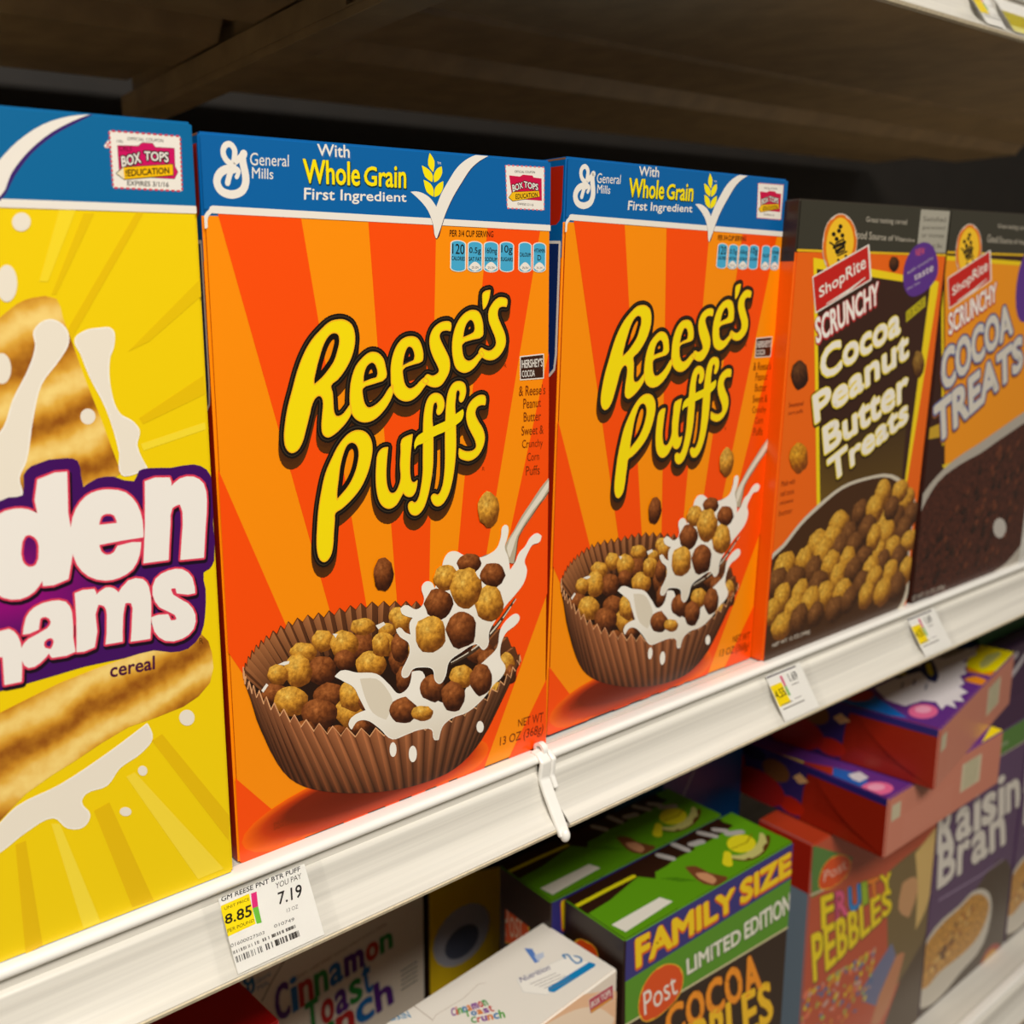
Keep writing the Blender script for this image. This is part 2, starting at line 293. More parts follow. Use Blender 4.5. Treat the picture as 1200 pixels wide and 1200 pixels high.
#__BOXES__
# ================================================================ orange puffs boxes
OL = (255, 146, 0); OD = (253, 80, 0); BLU = (0, 98, 168)
def puffs_box():
    root, d = carton('R1', 'cereal_box', 'x', [OL, (172, 34, 8), BLU], band=(29, BLU)); w, dp, h = [q*1000 for q in d]
    bt = [(-0.3,258.2),(171.9,255.1)]; tr = [(-0.2,285.8),(172.6,285.2)]
    # --- front panel: sunburst and red glow round the bowl
    A = Art('F', d); c = [(93.2,-74.6)][0]
    rays = [[(6.0,256.9),(40.8,257.6)], [(72.2,257.5),(107.2,257.0)], [(136.4,257.7),(168.6,256.6)], [(174.2,198.3),(175.6,82.3)], [(176.1,37.5),(176.5,1.5)], [(-2.3,41.6),(-1.1,2.7)], [(-1.5,168.8),(-1.7,95.1)]]
    for a, b in rays:
        q = [a, b, c]
        A.add([a, b, c], [(0, 1, 2)], OD, 1)
    n = 30; cx, cy = [(68.6,13.6)][0]; V = [(cx, cy)]; C = [(95, 22, 0)]
    for r, (rx, ry, cc) in enumerate(((46, 8, (120, 30, 0)), (57, 12, (196, 56, 0)), (67, 16, (252, 104, 0)))):
        for i in range(n): a = 2*math.pi*i/n; V.append((min(w-.9, max(.9, cx+rx*math.cos(a))), max(1, cy+ry*math.sin(a)-2*r))); C.append(cc)
    F = [(0, 1+i, 1+(i+1) % n) for i in range(n)]+[(1+r*n+i, 1+r*n+(i+1) % n, 1+(r+1)*n+(i+1) % n, 1+(r+1)*n+i) for r in range(2) for i in range(n)]
    A.add(V, F, C, 3)
    A.build('sunburst_print', root)
    # --- blue banner
    y0, y1 = bt[0][1], bt[1][1]; top = h-1.1
    B = Art('F', d); B.add([(.7, y0), (w-.7, y1), (w-.7, top), (.7, top)], [(0, 1, 2, 3)], BLU, 4)
    B.stroke([(.9, y0-6), (1.3, y0-2.5), (4, y0)], 1.6, WHT, 5, sm=4); B.stroke([(4, y0), (w-1, y1)], 2.7, WHT, 5)
    B.poly([(93.7,267.8),(96.6,268.1),(100.5,267.3),(104.4,265.4),(107.2,262.4),(110.1,267.4),(114.2,273.0),(119.2,278.7),(125.1,282.7),(131.0,284.7),(138.3,285.3),(131.8,282.1),(126.7,278.5),(121.6,272.7),(116.6,266.4),(112.4,259.6),(109.9,254.0),(107.5,249.4),(106.6,249.7),(105.4,254.5),(102.8,260.5),(98.9,264.6)], (60, 30, 70), 5, 3)
    B.poly([(93.7,267.9),(96.6,268.2),(100.5,267.5),(104.4,265.5),(107.2,262.4),(109.9,267.7),(114.0,273.2),(118.9,278.9),(124.8,282.8),(131.0,284.9),(138.3,285.3),(131.6,282.3),(126.4,278.7),(121.3,272.9),(116.3,266.6),(112.1,259.7),(109.6,254.2),(107.3,249.5),(106.6,249.8),(105.5,254.7),(102.8,260.6),(98.7,264.6)], WHT, 6, 3)
    for q in ([(104.0,283.8),(106.5,280.7),(105.8,276.2),(103.1,279.0)], [(99.8,278.6),(103.7,277.0),(105.6,274.7),(105.2,272.3),(101.4,274.2)], [(110.3,278.8),(110.6,276.4),(108.6,273.3),(106.2,272.2),(106.0,275.0),(107.9,277.8)], [(100.6,273.0),(104.2,271.6),(105.9,269.0),(105.7,266.4),(102.1,268.3)], [(111.1,272.9),(110.9,270.1),(108.9,267.3),(106.2,266.3),(106.5,269.7),(108.6,271.8)]):
        B.poly(q, (250, 232, 10), 7, 3)
    B.text('TM', [(108.0,279.6),(110.0,279.5),(109.9,280.5),(107.9,280.5)], WHT, 6)
    B.text('With', [(49.3,279.4),(64.1,279.4),(64.2,284.3),(49.3,283.7)], WHT, 6, .02, [(.25, (60, 110, 170), 5, .3, -.4)])
    B.text('Whole', [(42.6,269.0),(68.6,269.0),(68.9,278.2),(42.6,277.9)], (252, 230, 0), 7, .035, [(.3, (20, 60, 60), 6, .2, -.3)])
    B.text('Grain', [(70.5,269.3),(91.5,269.0),(91.8,279.0),(70.8,276.4)], (252, 230, 0), 7, .035, [(.3, (20, 60, 60), 6, .2, -.3)])
    B.text('First Ingredient', [(42.4,261.6),(91.5,262.7),(91.6,267.4),(42.8,267.4)], WHT, 6, .025)
    B.build('banner', root)
    G = Art('F', d)
    for q, ww in (([(10.5,267.6),(11.5,270.5),(13.2,274.0),(13.9,277.1),(13.9,279.6),(12.1,281.2),(10.0,280.2),(9.4,277.8),(10.5,275.6),(12.6,274.5),(14.6,275.5),(16.3,277.0),(17.7,278.2)], 2.6), ([(13.2,272.5),(10.3,272.4),(7.4,270.6),(6.3,267.8),(7.5,265.1),(10.4,263.8),(13.5,263.9),(16.4,265.3),(17.9,268.1),(17.9,271.3),(17.3,274.3),(17.1,277.2),(17.7,278.2)], 3.6), ([(13.5,273.2),(15.2,272.2),(14.3,269.9)], 2.0)):
        G.stroke(q, ww*.82, WHT, 5, sm=4)
    G.text('General', [(20.0,274.3),(36.4,274.7),(36.6,279.0),(20.3,278.8)], WHT, 6, .0); G.text('Mills', [(20.6,269.7),(29.5,269.8),(29.7,273.5),(20.8,273.7)], WHT, 5, .004)
    G.build('maker_logo', root)
    # --- coupon stamp
    K = Art('F', d); Q = [(147.5,263.1),(170.2,262.9),(170.2,281.6),(146.4,281.3)]
    K.add(Q, [(0, 1, 2, 3)], WHT, 5)
    for a in range(4):
        p, q = Q[a], Q[(a+1) % 4]
        for i in range(9): K.seg((p[0]+(q[0]-p[0])*i/9, p[1]+(q[1]-p[1])*i/9), (p[0]+(q[0]-p[0])*(i+.5)/9, p[1]+(q[1]-p[1])*(i+.5)/9), .3, .3, (225, 120, 130), 6)
    K.poly([(148.6,277.1),(155.1,276.9),(156.9,277.8),(162.9,277.7),(163.5,276.9),(168.5,276.7),(168.8,267.0),(150.6,267.3)], (205, 14, 70), 6)
    K.text('OFFICIAL COUPON', [(151.9,278.4),(164.3,278.7),(164.3,279.7),(151.9,279.4)], BLK, 6); K.text('EXPIRES 3/1/16', [(153.8,264.7),(163.5,264.5),(163.5,265.5),(153.8,265.7)], BLK, 6)
    K.text('BOX', [(150.8,270.1),(157.0,272.1),(156.5,274.6),(150.3,273.1)], WHT, 8, .04, [(.35, BLK, 7, 0, 0)]); K.text('TOPS', [(157.6,272.3),(166.3,271.4),(166.3,274.2),(157.4,275.1)], WHT, 8, .04, [(.35, BLK, 7, 0, 0)])
    K.poly([(148.4,267.7),(150.6,270.0),(166.7,271.2),(167.3,268.8),(150.7,266.3)], (245, 190, 20), 9, edge=((.35, BLK, 8),)); K.text('EDUCATION', [(152.4,267.1),(166.0,268.6),(165.8,270.6),(152.4,269.3)], BLK, 10, .03)
    K.build('coupon', root)
    # --- nutrition icons
    N = Art('F', d); N.text('PER 3/4 CUP SERVING', [(114.3,250.5),(139.3,250.5),(139.3,253.1),(114.5,253.2)], (60, 25, 0), 4, .01)
    for Q, big, sm, wh in (([(114.3,235.8),(123.4,235.5),(123.6,248.8),(114.7,249.2)], '120', 'CALORIES', 0), ([(124.0,235.5),(132.9,235.4),(133.0,248.6),(124.2,248.8)], '0.5g', 'SAT FAT', 1), ([(133.3,235.4),(142.3,235.2),(142.4,248.6),(133.5,248.8)], '160mg', 'SODIUM', 1), ([(142.7,235.4),(151.7,235.3),(151.7,248.6),(142.9,248.9)], '10g', 'SUGARS', 0), ([(154.2,235.2),(162.8,235.1),(162.7,248.6),(154.3,248.8)], '', 'CALCIUM', 1), ([(163.2,235.2),(171.8,235.1),(171.8,248.5),(163.3,248.7)], 'D', 'VITAMIN', 1)):
        f = lambda x, y: ((1-y)*((1-x)*Q[0][0]+x*Q[1][0])+y*((1-x)*Q[3][0]+x*Q[2][0]), (1-y)*((1-x)*Q[0][1]+x*Q[1][1])+y*((1-x)*Q[3][1]+x*Q[2][1]))
        pill = lambda e: [f(.5+(.5-e)*math.cos(a), (.13 if math.sin(a) < 0 else .87)+(.13-e*.4)*math.sin(a)) for a in [math.pi*2*i/28+.01 for i in range(28)]]; N.poly(pill(0), WHT, 4)
        N.poly(pill(.07), (70, 172, 214), 5)
        if wh: N.poly([f(.09, .15), f(.5, .03), f(.91, .15), f(.8, .24), f(.5, .34), f(.2, .24)], WHT, 6, 3); N.text('2% DV', [f(.28, .12), f(.74, .12), f(.74, .19), f(.28, .19)], BLK, 7)
        if big: N.text(big, [f(.12 if len(big) > 1 else .35, .56 if len(big) > 1 else .4), f(.88 if len(big) > 1 else .62, .56 if len(big) > 1 else .4), f(.88 if len(big) > 1 else .62, .88 if len(big) == 3 else (.8 if len(big) > 1 else .58)), f(.12 if len(big) > 1 else .35, .88 if len(big) == 3 else (.8 if len(big) > 1 else .58))], BLK, 7, .01)
        yy = .36 if big != 'D' else .66
        if not big: yy = .52
        N.text(sm, [f(.08, yy), f(.92, yy), f(.92, yy+.13), f(.08, yy+.13)], BLK, 7, .02)
    N.build('nutrition_icons', root)
    # --- title lettering
    T = Art('F', d); YL = (250, 226, 4); L = [
     ([(55.3,217.2),(59.3,217.0),(62.4,215.2),(63.8,211.9),(63.7,207.4),(61.9,202.3),(59.0,197.9),(55.1,193.9),(51.7,191.5),(52.3,188.7),(52.5,185.2),(52.8,180.6),(53.9,178.9),(56.6,179.1),(59.4,181.5),(60.9,183.1),(61.2,180.1),(59.3,177.1),(55.7,173.9),(52.1,171.7),(49.4,171.0),(47.4,172.4),(46.9,175.4),(47.4,179.9),(48.0,184.4),(47.7,186.7),(46.4,188.0),(44.4,187.4),(42.6,184.9),(41.1,180.5),(39.2,175.0),(37.3,170.1),(34.9,167.2),(32.3,166.6),(30.1,168.8),(29.5,172.6),(30.2,178.1),(31.8,184.7),(34.1,191.1),(36.7,198.2),(39.9,204.6),(43.7,209.7),(48.5,213.9),(52.2,216.4)], [[(53.7,212.4),(56.1,211.7),(56.7,208.8),(55.8,205.5),(54.0,201.3),(51.1,197.8),(47.7,194.7),(44.2,192.4),(43.8,193.2),(44.8,197.7),(46.7,203.1),(48.9,208.1),(51.4,211.3)]]),
     ([(72.1,203.6),(75.3,203.0),(77.8,200.6),(78.8,197.3),(79.0,193.0),(72.5,190.9),(67.1,189.3),(67.0,186.4),(67.9,182.8),(69.6,181.0),(72.9,181.5),(77.3,184.4),(80.7,188.3),(82.6,189.6),(82.6,187.0),(80.6,182.9),(76.4,178.5),(72.0,175.9),(67.7,175.4),(64.2,176.6),(61.8,179.2),(60.9,182.8),(61.0,188.0),(61.9,193.1),(64.2,198.2),(67.5,201.4),(70.0,203.0)], [[(72.4,199.7),(74.3,198.1),(74.6,193.4),(71.8,192.7),(67.5,191.6),(67.7,194.5),(69.1,197.9),(70.6,199.2)]]),
     ([(92.4,209.1),(95.8,208.2),(97.9,205.1),(98.7,199.7),(98.1,198.7),(93.3,197.6),(87.9,195.8),(87.8,193.2),(89.0,188.9),(91.2,187.2),(94.2,187.9),(98.1,190.7),(100.1,191.4),(101.6,189.8),(99.6,188.1),(96.1,184.7),(92.2,182.6),(88.8,182.4),(85.5,183.7),(82.9,186.6),(81.9,189.4),(81.8,193.0),(81.9,197.1),(83.0,201.7),(85.3,205.8),(88.3,208.3)], [[(91.6,205.3),(93.5,204.2),(94.1,199.4),(91.4,198.3),(87.7,197.0),(88.1,199.7),(89.3,203.2),(90.5,204.9)]]),
     ([(114.3,214.0),(111.1,214.7),(107.5,213.8),(104.4,211.5),(102.7,207.9),(103.0,203.7),(104.9,199.3),(106.8,196.2),(107.6,193.7),(106.0,192.3),(103.6,191.8),(100.9,192.6),(99.3,191.2),(98.5,189.7),(100.8,188.5),(104.3,187.2),(107.9,187.5),(111.1,190.4),(113.2,194.0),(113.2,198.3),(111.3,202.1),(109.0,205.8),(107.8,208.9),(109.0,210.7),(111.8,211.2),(114.0,210.8)], []),
     ([(126.9,219.1),(130.2,218.2),(132.2,214.7),(132.8,210.4),(132.4,207.9),(126.8,206.6),(120.6,204.7),(120.5,202.2),(121.7,198.4),(124.2,197.0),(126.7,197.5),(130.0,199.8),(132.1,201.3),(133.4,199.3),(131.3,197.9),(127.5,194.3),(123.3,192.4),(120.4,192.6),(117.2,194.6),(115.6,198.8),(115.1,203.7),(115.8,208.6),(117.8,213.4),(121.1,217.0),(124.4,218.7)], [[(125.6,215.3),(127.5,214.0),(127.8,209.9),(125.1,208.5),(121.0,207.4),(121.9,211.4),(123.5,214.1)]]),
     ([(133.1,226.5),(137.1,227.5),(136.5,224.6),(134.5,220.6),(133.1,219.6),(132.7,223.4)], []),
     ([(147.3,223.1),(145.0,224.1),(142.0,224.0),(138.6,221.7),(136.4,218.4),(136.4,214.6),(138.1,210.8),(140.2,206.9),(140.7,203.7),(138.9,201.6),(136.4,200.8),(133.4,201.6),(131.7,202.3),(130.3,200.6),(132.5,198.4),(136.4,197.0),(140.2,197.4),(144.1,200.1),(146.3,204.1),(145.8,208.0),(143.3,212.5),(141.5,216.3),(142.0,219.5),(144.1,220.5),(146.8,220.3)], []),
     ([(64.3,172.1),(67.8,171.0),(70.3,168.1),(71.1,164.3),(70.3,159.5),(68.5,154.3),(64.7,148.2),(59.4,143.5),(54.9,140.7),(51.7,139.2),(51.3,136.1),(50.6,130.8),(50.0,125.5),(48.5,121.4),(45.9,119.7),(43.8,121.1),(42.7,124.6),(42.6,128.9),(43.1,134.7),(44.0,141.5),(45.6,148.7),(48.0,156.3),(51.4,162.2),(54.6,166.8),(58.5,170.4),(61.4,171.8)], [[(61.1,167.7),(63.4,166.4),(64.5,163.4),(63.8,158.6),(61.7,153.5),(58.4,149.1),(55.1,146.3),(53.0,144.6),(52.8,146.6),(53.8,152.9),(54.9,158.6),(56.7,163.7),(58.7,166.9)]]),
     ([(79.2,163.4),(76.6,163.3),(74.2,161.4),(73.2,156.6),(72.8,151.2),(73.1,145.7),(74.6,140.5),(77.2,137.9),(79.9,137.2),(83.0,138.4),(85.4,141.2),(86.9,143.2),(88.2,141.6),(91.3,140.8),(93.5,142.9),(94.5,147.2),(92.8,146.5),(91.5,147.1),(90.8,148.9),(90.6,154.5),(91.1,160.0),(91.9,164.9),(92.3,167.6),(89.5,167.1),(86.7,165.8),(86.1,160.6),(85.6,155.1),(85.8,149.5),(84.5,145.8),(82.4,143.5),(80.0,143.7),(78.4,146.6),(77.9,151.6),(78.3,157.1),(78.8,160.9)], []),
     ([(105.2,184.3),(108.4,183.2),(110.0,180.3),(109.8,177.5),(107.6,175.1),(106.5,175.1),(105.9,176.1),(106.5,178.6),(105.9,180.6),(104.4,180.2),(103.5,177.2),(103.2,173.3),(103.5,169.9),(103.6,165.4),(103.5,158.6),(103.1,151.9),(101.6,144.6),(99.7,138.6),(97.2,134.1),(93.9,132.1),(91.1,133.0),(89.6,135.5),(89.8,137.7),(91.3,138.4),(93.0,137.5),(94.8,138.7),(96.6,143.6),(97.8,150.2),(98.0,156.4),(98.3,164.8),(98.5,171.5),(99.1,176.5),(100.6,181.3),(102.7,183.6)], []),
     ([(93.5,161.0),(93.2,163.1),(94.7,166.3),(98.6,168.2),(103.5,169.9),(111.5,172.0),(116.6,174.3),(120.7,176.1),(121.2,174.8),(120.3,171.7),(117.3,169.7),(111.4,167.4),(103.6,165.4),(97.7,163.2),(94.6,162.4)], []),
     ([(118.3,188.5),(121.6,187.3),(122.5,184.6),(121.9,181.6),(120.0,179.4),(119.1,179.8),(118.8,181.2),(119.3,183.2),(118.6,184.8),(117.3,184.6),(116.6,181.7),(116.1,177.8),(116.3,174.4),(116.5,167.5),(116.5,160.1),(115.6,151.5),(113.6,143.0),(111.0,137.6),(107.6,134.6),(104.7,134.7),(102.6,137.0),(102.3,139.1),(103.7,140.0),(105.9,139.2),(108.1,141.5),(109.7,147.0),(110.4,155.0),(110.5,163.6),(110.9,172.0),(111.4,178.7),(112.7,184.3),(115.3,187.7)], []),
     ([(134.0,180.6),(131.3,181.4),(127.9,180.5),(124.5,177.9),(122.9,173.8),(123.6,169.1),(125.9,164.9),(128.1,161.1),(128.5,158.2),(126.9,156.9),(123.9,156.6),(120.9,157.3),(118.5,158.6),(118.5,154.9),(120.9,153.5),(124.2,152.7),(128.4,153.8),(131.9,157.2),(133.5,161.7),(132.4,166.0),(129.3,170.3),(127.8,173.9),(129.0,176.4),(131.3,177.2),(133.8,177.0)], [])]
    for i, (q, hs) in enumerate(L):
        T.poly(q, YL, 10.6 if i == 10 else 9, 3, hs, edge=() if i == 10 else ((.55, (252, 190, 30), 9.6),))
        for g in [q]+hs: T.stroke(crc(g, 3), 5.0, BLK, 7, True)
        for g in [q]: T.stroke([(x-.1, y+.05) for x, y in crc(g, 3)], 3.4, (58, 48, 36), 7.5, True); T.stroke(crc(g, 3), 2.6, BLK, 7.8, True)
        T.poly(q, BLK, 6.8, 3)if not hs else None
        for j in range(1, 7): T.stroke([(x-.25*j*.3, y-.72*j) for x, y in crc(q, 2)], 4.9, (66+j*3, 32+j*2, 6), 6.4-j*.06, True)
    T.text('R', [(145.6,193.1),(147.2,192.9),(147.2,194.6),(145.7,194.8)], (150, 50, 0), 4); T.text('R', [(132.1,147.0),(133.6,146.8),(133.7,148.5),(132.3,148.7)], (150, 50, 0), 4)
    T.build('title_lettering', root)
    # --- side note on cocoa
    S = Art('F', d); S.add([(155.8,186.7),(170.7,186.5),(170.6,197.7),(155.7,197.3)], [(0, 1, 2, 3)], (60, 28, 14), 4); S.stroke([(155.8,186.7),(170.7,186.5),(170.6,197.7),(155.7,197.3)], .5, WHT, 5, True)
    S.text("HERSHEY'S", [(156.7,192.0),(170.0,191.9),(170.0,196.0),(156.7,195.8)], WHT, 6, .02); S.text('COCOA', [(156.8,187.8),(165.0,187.7),(164.9,190.9),(156.7,190.8)], WHT, 6, .02)
    for t, Q in (("& Reese's", [(155.0,179.2),(172.0,178.8),(172.0,183.5),(155.0,184.1)]), ('Peanut', [(157.8,173.1),(169.2,173.1),(169.1,177.2),(157.8,177.8)]), ('Butter', [(158.1,167.0),(169.3,166.5),(169.2,171.0),(158.0,171.4)]), ('Sweet &', [(156.7,160.6),(171.0,160.0),(170.9,164.3),(156.7,165.0)]), ('Crunchy', [(157.1,153.4),(170.6,152.8),(170.6,157.7),(157.1,158.5)]), ('Corn', [(160.4,148.0),(168.2,147.7),(168.2,151.6),(160.4,151.9)]), ('Puffs', [(159.6,141.2),(168.7,140.6),(168.6,145.2),(159.6,145.7)])):
        S.text(t, Q, (120, 45, 0), 4)
    S.build('cocoa_note', root); S = Art('F', d)
    S.text('NET WT', [(155.1,15.4),(172.1,13.0),(172.5,18.2),(155.1,19.2)], (110, 25, 0), 4); S.text('13 OZ (368g)', [(142.7,7.7),(171.7,5.6),(173.0,12.0),(143.1,13.3)], (110, 25, 0), 4)
    S.build('net_weight', root); S = Art('F', d)
    S.text('ENLARGED TO', [(16.6,11.5),(28.0,11.6),(28.0,13.1),(16.7,13.0)], (120, 40, 0), 4); S.text('SHOW DETAIL', [(16.5,9.6),(27.5,9.7),(27.6,11.2),(16.6,11.1)], (120, 40, 0), 4)
    S.build('fine_print', root)
    # --- the bowl of puffs, the milk and the spoon
    P = Art('F', d)
    rimF = crc([(6.3,80.3),(7.1,75.6),(11.6,69.7),(19.4,61.1),(31.4,51.3),(47.2,42.9),(65.8,36.7),(85.5,32.5),(104.4,30.1),(124.3,31.7),(141.0,37.6),(151.7,44.0),(156.5,49.3)], 8, False); bot = crc([(11.1,60.3),(18.4,41.0),(24.9,30.5),(33.6,23.2),(46.2,16.9),(59.7,12.0),(73.8,8.2),(86.7,5.9),(100.1,5.0),(111.9,5.8),(122.1,9.5),(132.5,17.3),(143.1,31.1)], 8, False)
    rimB = crc([(6.3,80.3),(10.4,86.9),(18.0,91.9),(30.3,95.7),(47.7,95.6),(66.0,95.4),(86.9,91.6),(105.3,87.1),(124.7,78.3),(143.2,66.1),(156.5,49.3)], 8, False)
    P.poly(rimB+rimF[::-1][1:-1], (38, 18, 8), 5)
    nb = 34; at = lambda c, t: (lambda x, i: tuple(c[i][j]+(c[min(i+1, len(c)-1)][j]-c[i][j])*(x-i) for j in (0, 1)))(t*(len(c)-1), int(min(t*(len(c)-1), len(c)-1)))
    for i in range(nb):                                     # inner wall pleats seen behind the puffs
        t0, t1 = i/nb, (i+1)/nb; a, b = at(rimB, t0), at(rimB, t1); m_ = ((a[0]+b[0])/2, (a[1]+b[1])/2+2.6); lo = (cx+(a[0]-cx)*.45, cy+28)
        g = lambda p, s_: (p[0]+(lo[0]-p[0])*s_, p[1]+(lo[1]-p[1])*s_)
        P.add([a, m_, g(m_, .34), g(a, .34)], [(0, 1, 2, 3)], [(150, 92, 52), (176, 112, 66), (96, 54, 28), (80, 44, 22)], 5.5); P.add([m_, b, g(b, .34), g(m_, .34)], [(0, 1, 2, 3)], [(100, 56, 28), (92, 50, 26), (54, 28, 12), (60, 30, 14)], 5.5)
        P.stroke([a, m_, b], .45, (92, 44, 16), 5.7)
    R_ = random.Random(3)
    T1 = ((255, 214, 104), (226, 160, 50), (128, 72, 16)); T2 = ((200, 122, 62), (132, 70, 28), (58, 24, 8))
    back = [(82.6,88.5,4.9,-1.0,0.1,4.0,'t'),(76.7,83.3,4.8,-1.1,0.1,3.2,'t'),(88.3,79.9,5.0,-1.1,0.1,4.9,'b'),(64.1,87.6,6.5,-1.4,0.1,3.9,'t'),(75.1,77.0,5.9,-1.4,0.2,5.8,'t'),(62.9,78.5,6.9,-1.6,0.2,7.1,'b'),(54.3,81.9,7.1,-1.7,0.2,6.4,'t'),(54.1,75.0,5.6,-1.4,0.2,4.7,'b'),(43.8,85.9,5.6,-1.3,0.2,4.9,'t'),(34.2,83.1,6.6,-1.6,0.2,4.4,'t'),(67.7,69.6,8.3,-2.1,0.2,6.0,'t'),(83.1,67.9,5.9,-1.4,0.2,7.8,'b'),(91.1,71.8,6.0,-1.4,0.1,5.8,'t'),(86.8,56.9,6.0,-1.6,0.2,6.7,'b'),(42.8,72.9,7.0,-1.8,0.3,6.7,'b'),(31.3,75.8,6.4,-1.6,0.3,7.3,'t'),(21.7,76.7,4.9,-1.3,0.2,4.4,'t'),(19.7,68.8,6.1,-1.6,0.2,4.7,'b'),(27.4,63.8,8.3,-2.3,0.3,6.4,'t'),(46.3,60.9,8.8,-2.4,0.2,5.8,'b'),(58.0,57.9,7.4,-2.0,0.3,7.2,'t'),(40.7,54.2,9.2,-2.6,0.3,6.8,'b'),(56.9,50.9,8.1,-2.3,0.3,7.7,'t'),(64.6,59.4,5.6,-1.5,0.2,4.9,'t'),(60.8,42.8,5.2,-1.5,0.1,3.9,'b'),(49.3,44.1,5.4,-1.6,0.1,2.7,'b'),(33.6,50.3,5.2,-1.5,0.1,3.1,'b'),(69.8,44.8,6.7,-1.9,0.2,5.0,'b'),(66.2,52.4,5.7,-1.6,0.2,4.9,'b'),(80.5,43.4,5.9,-1.7,0.2,5.9,'b')]
    for i, e in enumerate(back): P.puff(e[:6], 6+i*.08, *(T1 if e[6] == 't' else T2), seed=i)
    b2 = [(84.8,85.7,5.6,-1.2,0.1,5.1,'t'),(83.4,73.7,4.8,-1.1,0.2,6.9,'b'),(85.5,58.5,4.6,-1.2,0.1,6.1,'b'),(73.0,77.3,4.7,-1.1,0.2,5.3,'t'),(118.3,70.2,8.9,-2.0,0.1,8.2,'b'),(130.1,60.3,9.2,-2.2,0.0,6.0,'b'),(147.1,50.1,5.4,-1.3,-0.0,5.9,'t'),(136.1,54.0,7.8,-1.9,0.0,6.1,'b'),(140.7,38.1,5.4,-1.4,0.0,4.9,'t'),(150.2,44.3,3.5,-0.9,-0.0,5.0,'b')]
    for i, e in enumerate(b2): P.puff(e[:6], 8.5+i*.05, *(T1 if e[6] == 't' else T2), seed=50+i)
    for q in ([(22.0,81.0),(24.9,81.5),(27.4,81.2),(27.1,80.1),(24.8,79.9)], [(13.9,72.0),(16.3,74.4),(17.2,73.4),(14.7,70.9)], [(48.5,88.0),(51.0,87.4),(50.0,85.8)], [(70.6,86.7),(74.9,87.4),(75.8,86.0),(72.0,84.6)], [(81.5,82.7),(84.4,82.3),(84.5,78.3),(81.9,80.5)]): P.poly(q, WHT, 9)
    for i in range(30):                                     # front of the pleated paper cup
        t0, t1 = i/30, (i+1)/30; a, b = at(rimF, t0), at(rimF, t1); c0, c1 = at(bot, t0), at(bot, t1); s_ = .42; m_ = (a[0]+(b[0]-a[0])*s_, a[1]+(b[1]-a[1])*s_+4.0); mb = (c0[0]+(c1[0]-c0[0])*s_, c0[1]+(c1[1]-c0[1])*s_)
        lt = .65+.5*math.sin(math.pi*min(1, t0*1.15)); sh = lambda c_: tuple(min(255, q*lt) for q in c_)
        P.add([a, m_, mb, c0], [(0, 1, 2, 3)], [sh((120, 70, 40)), sh((150, 92, 56)), sh((84, 44, 24)), sh((40, 18, 8))], 12)
        P.add([m_, b, c1, mb], [(0, 1, 2, 3)], [sh((176, 108, 66)), sh((70, 34, 16)), sh((30, 14, 6)), sh((110, 58, 30))], 12)
        P.stroke([a, m_, b], .5, (226, 166, 116), 12.2)
    # milk and spoon
    MK = (246, 241, 230); MS = (206, 194, 170)
    def milk(q, k, sm=4):
        ys = [p[1] for p in q]; y_0, y_1 = min(ys), max(ys); f = lambda u, v: tuple(MS[j]+(MK[j]-MS[j])*min(1, .45+1.1*(v-y_0)/(y_1-y_0)) for j in range(3))
        P.poly(q, f, k, sm); P.stroke(crc(q, sm), .5, (246, 242, 232), k+.1, True)
    milk([(49.1,69.0),(52.0,70.6),(59.9,67.7),(70.2,64.5),(77.0,57.7),(82.3,52.1),(87.8,54.1),(89.8,60.6),(95.4,59.2),(98.0,49.8),(102.7,43.8),(110.4,40.1),(120.4,43.1),(124.9,50.9),(132.7,55.1),(141.0,60.0),(143.2,68.6),(148.5,73.1),(153.8,73.9),(155.3,71.3),(152.7,68.9),(146.3,66.2),(143.2,61.2),(142.7,54.6),(146.1,48.0),(143.1,44.2),(138.9,42.3),(132.6,37.3),(122.3,32.7),(112.3,32.3),(106.7,29.8),(104.3,24.0),(102.0,24.7),(100.5,30.0),(92.9,32.2),(85.5,32.0),(78.1,32.1),(71.2,39.3),(64.3,45.1),(59.2,45.8),(56.5,43.1),(55.2,45.5),(56.7,48.1),(64.4,49.4),(60.9,56.7),(58.4,61.8),(53.4,65.8)], 13)
    P.poly([(61.5,64.7),(70.1,62.5),(76.1,55.6),(78.6,48.8),(74.8,42.1),(67.9,47.2),(63.8,55.9)], (224, 214, 194), 13.3, 3)
    for i, e in enumerate([(101.4,49.9,7.1,-1.9,0.1,6.7,'b'),(118.8,50.9,7.4,-1.9,0.1,5.9,'t'),(130.7,46.2,7.2,-1.9,0.0,8.0,'b'),(113.3,42.8,7.3,-2.0,0.1,7.6,'b'),(84.3,43.9,7.5,-2.1,0.2,6.2,'b'),(95.2,39.4,6.4,-1.8,0.1,3.7,'t')]): P.puff(e[:6], 13.6+i*.1, *(T1 if e[6] == 't' else T2), seed=80+i)
    P.stroke([(152.5,81.8),(147.8,77.4),(140.8,71.1),(131.6,64.7),(122.6,61.1),(112.3,58.9)], [.9, 1.6, 2.4, 2.6, 2, 1], (70, 50, 34), 14.3, sm=4); P.stroke([(153.0,81.8),(148.3,77.3),(141.3,71.4),(131.9,65.4),(122.6,61.9),(112.3,59.6)], [.4, .6, .8, .8, .6, .4], (225, 215, 195), 14.5, sm=4)
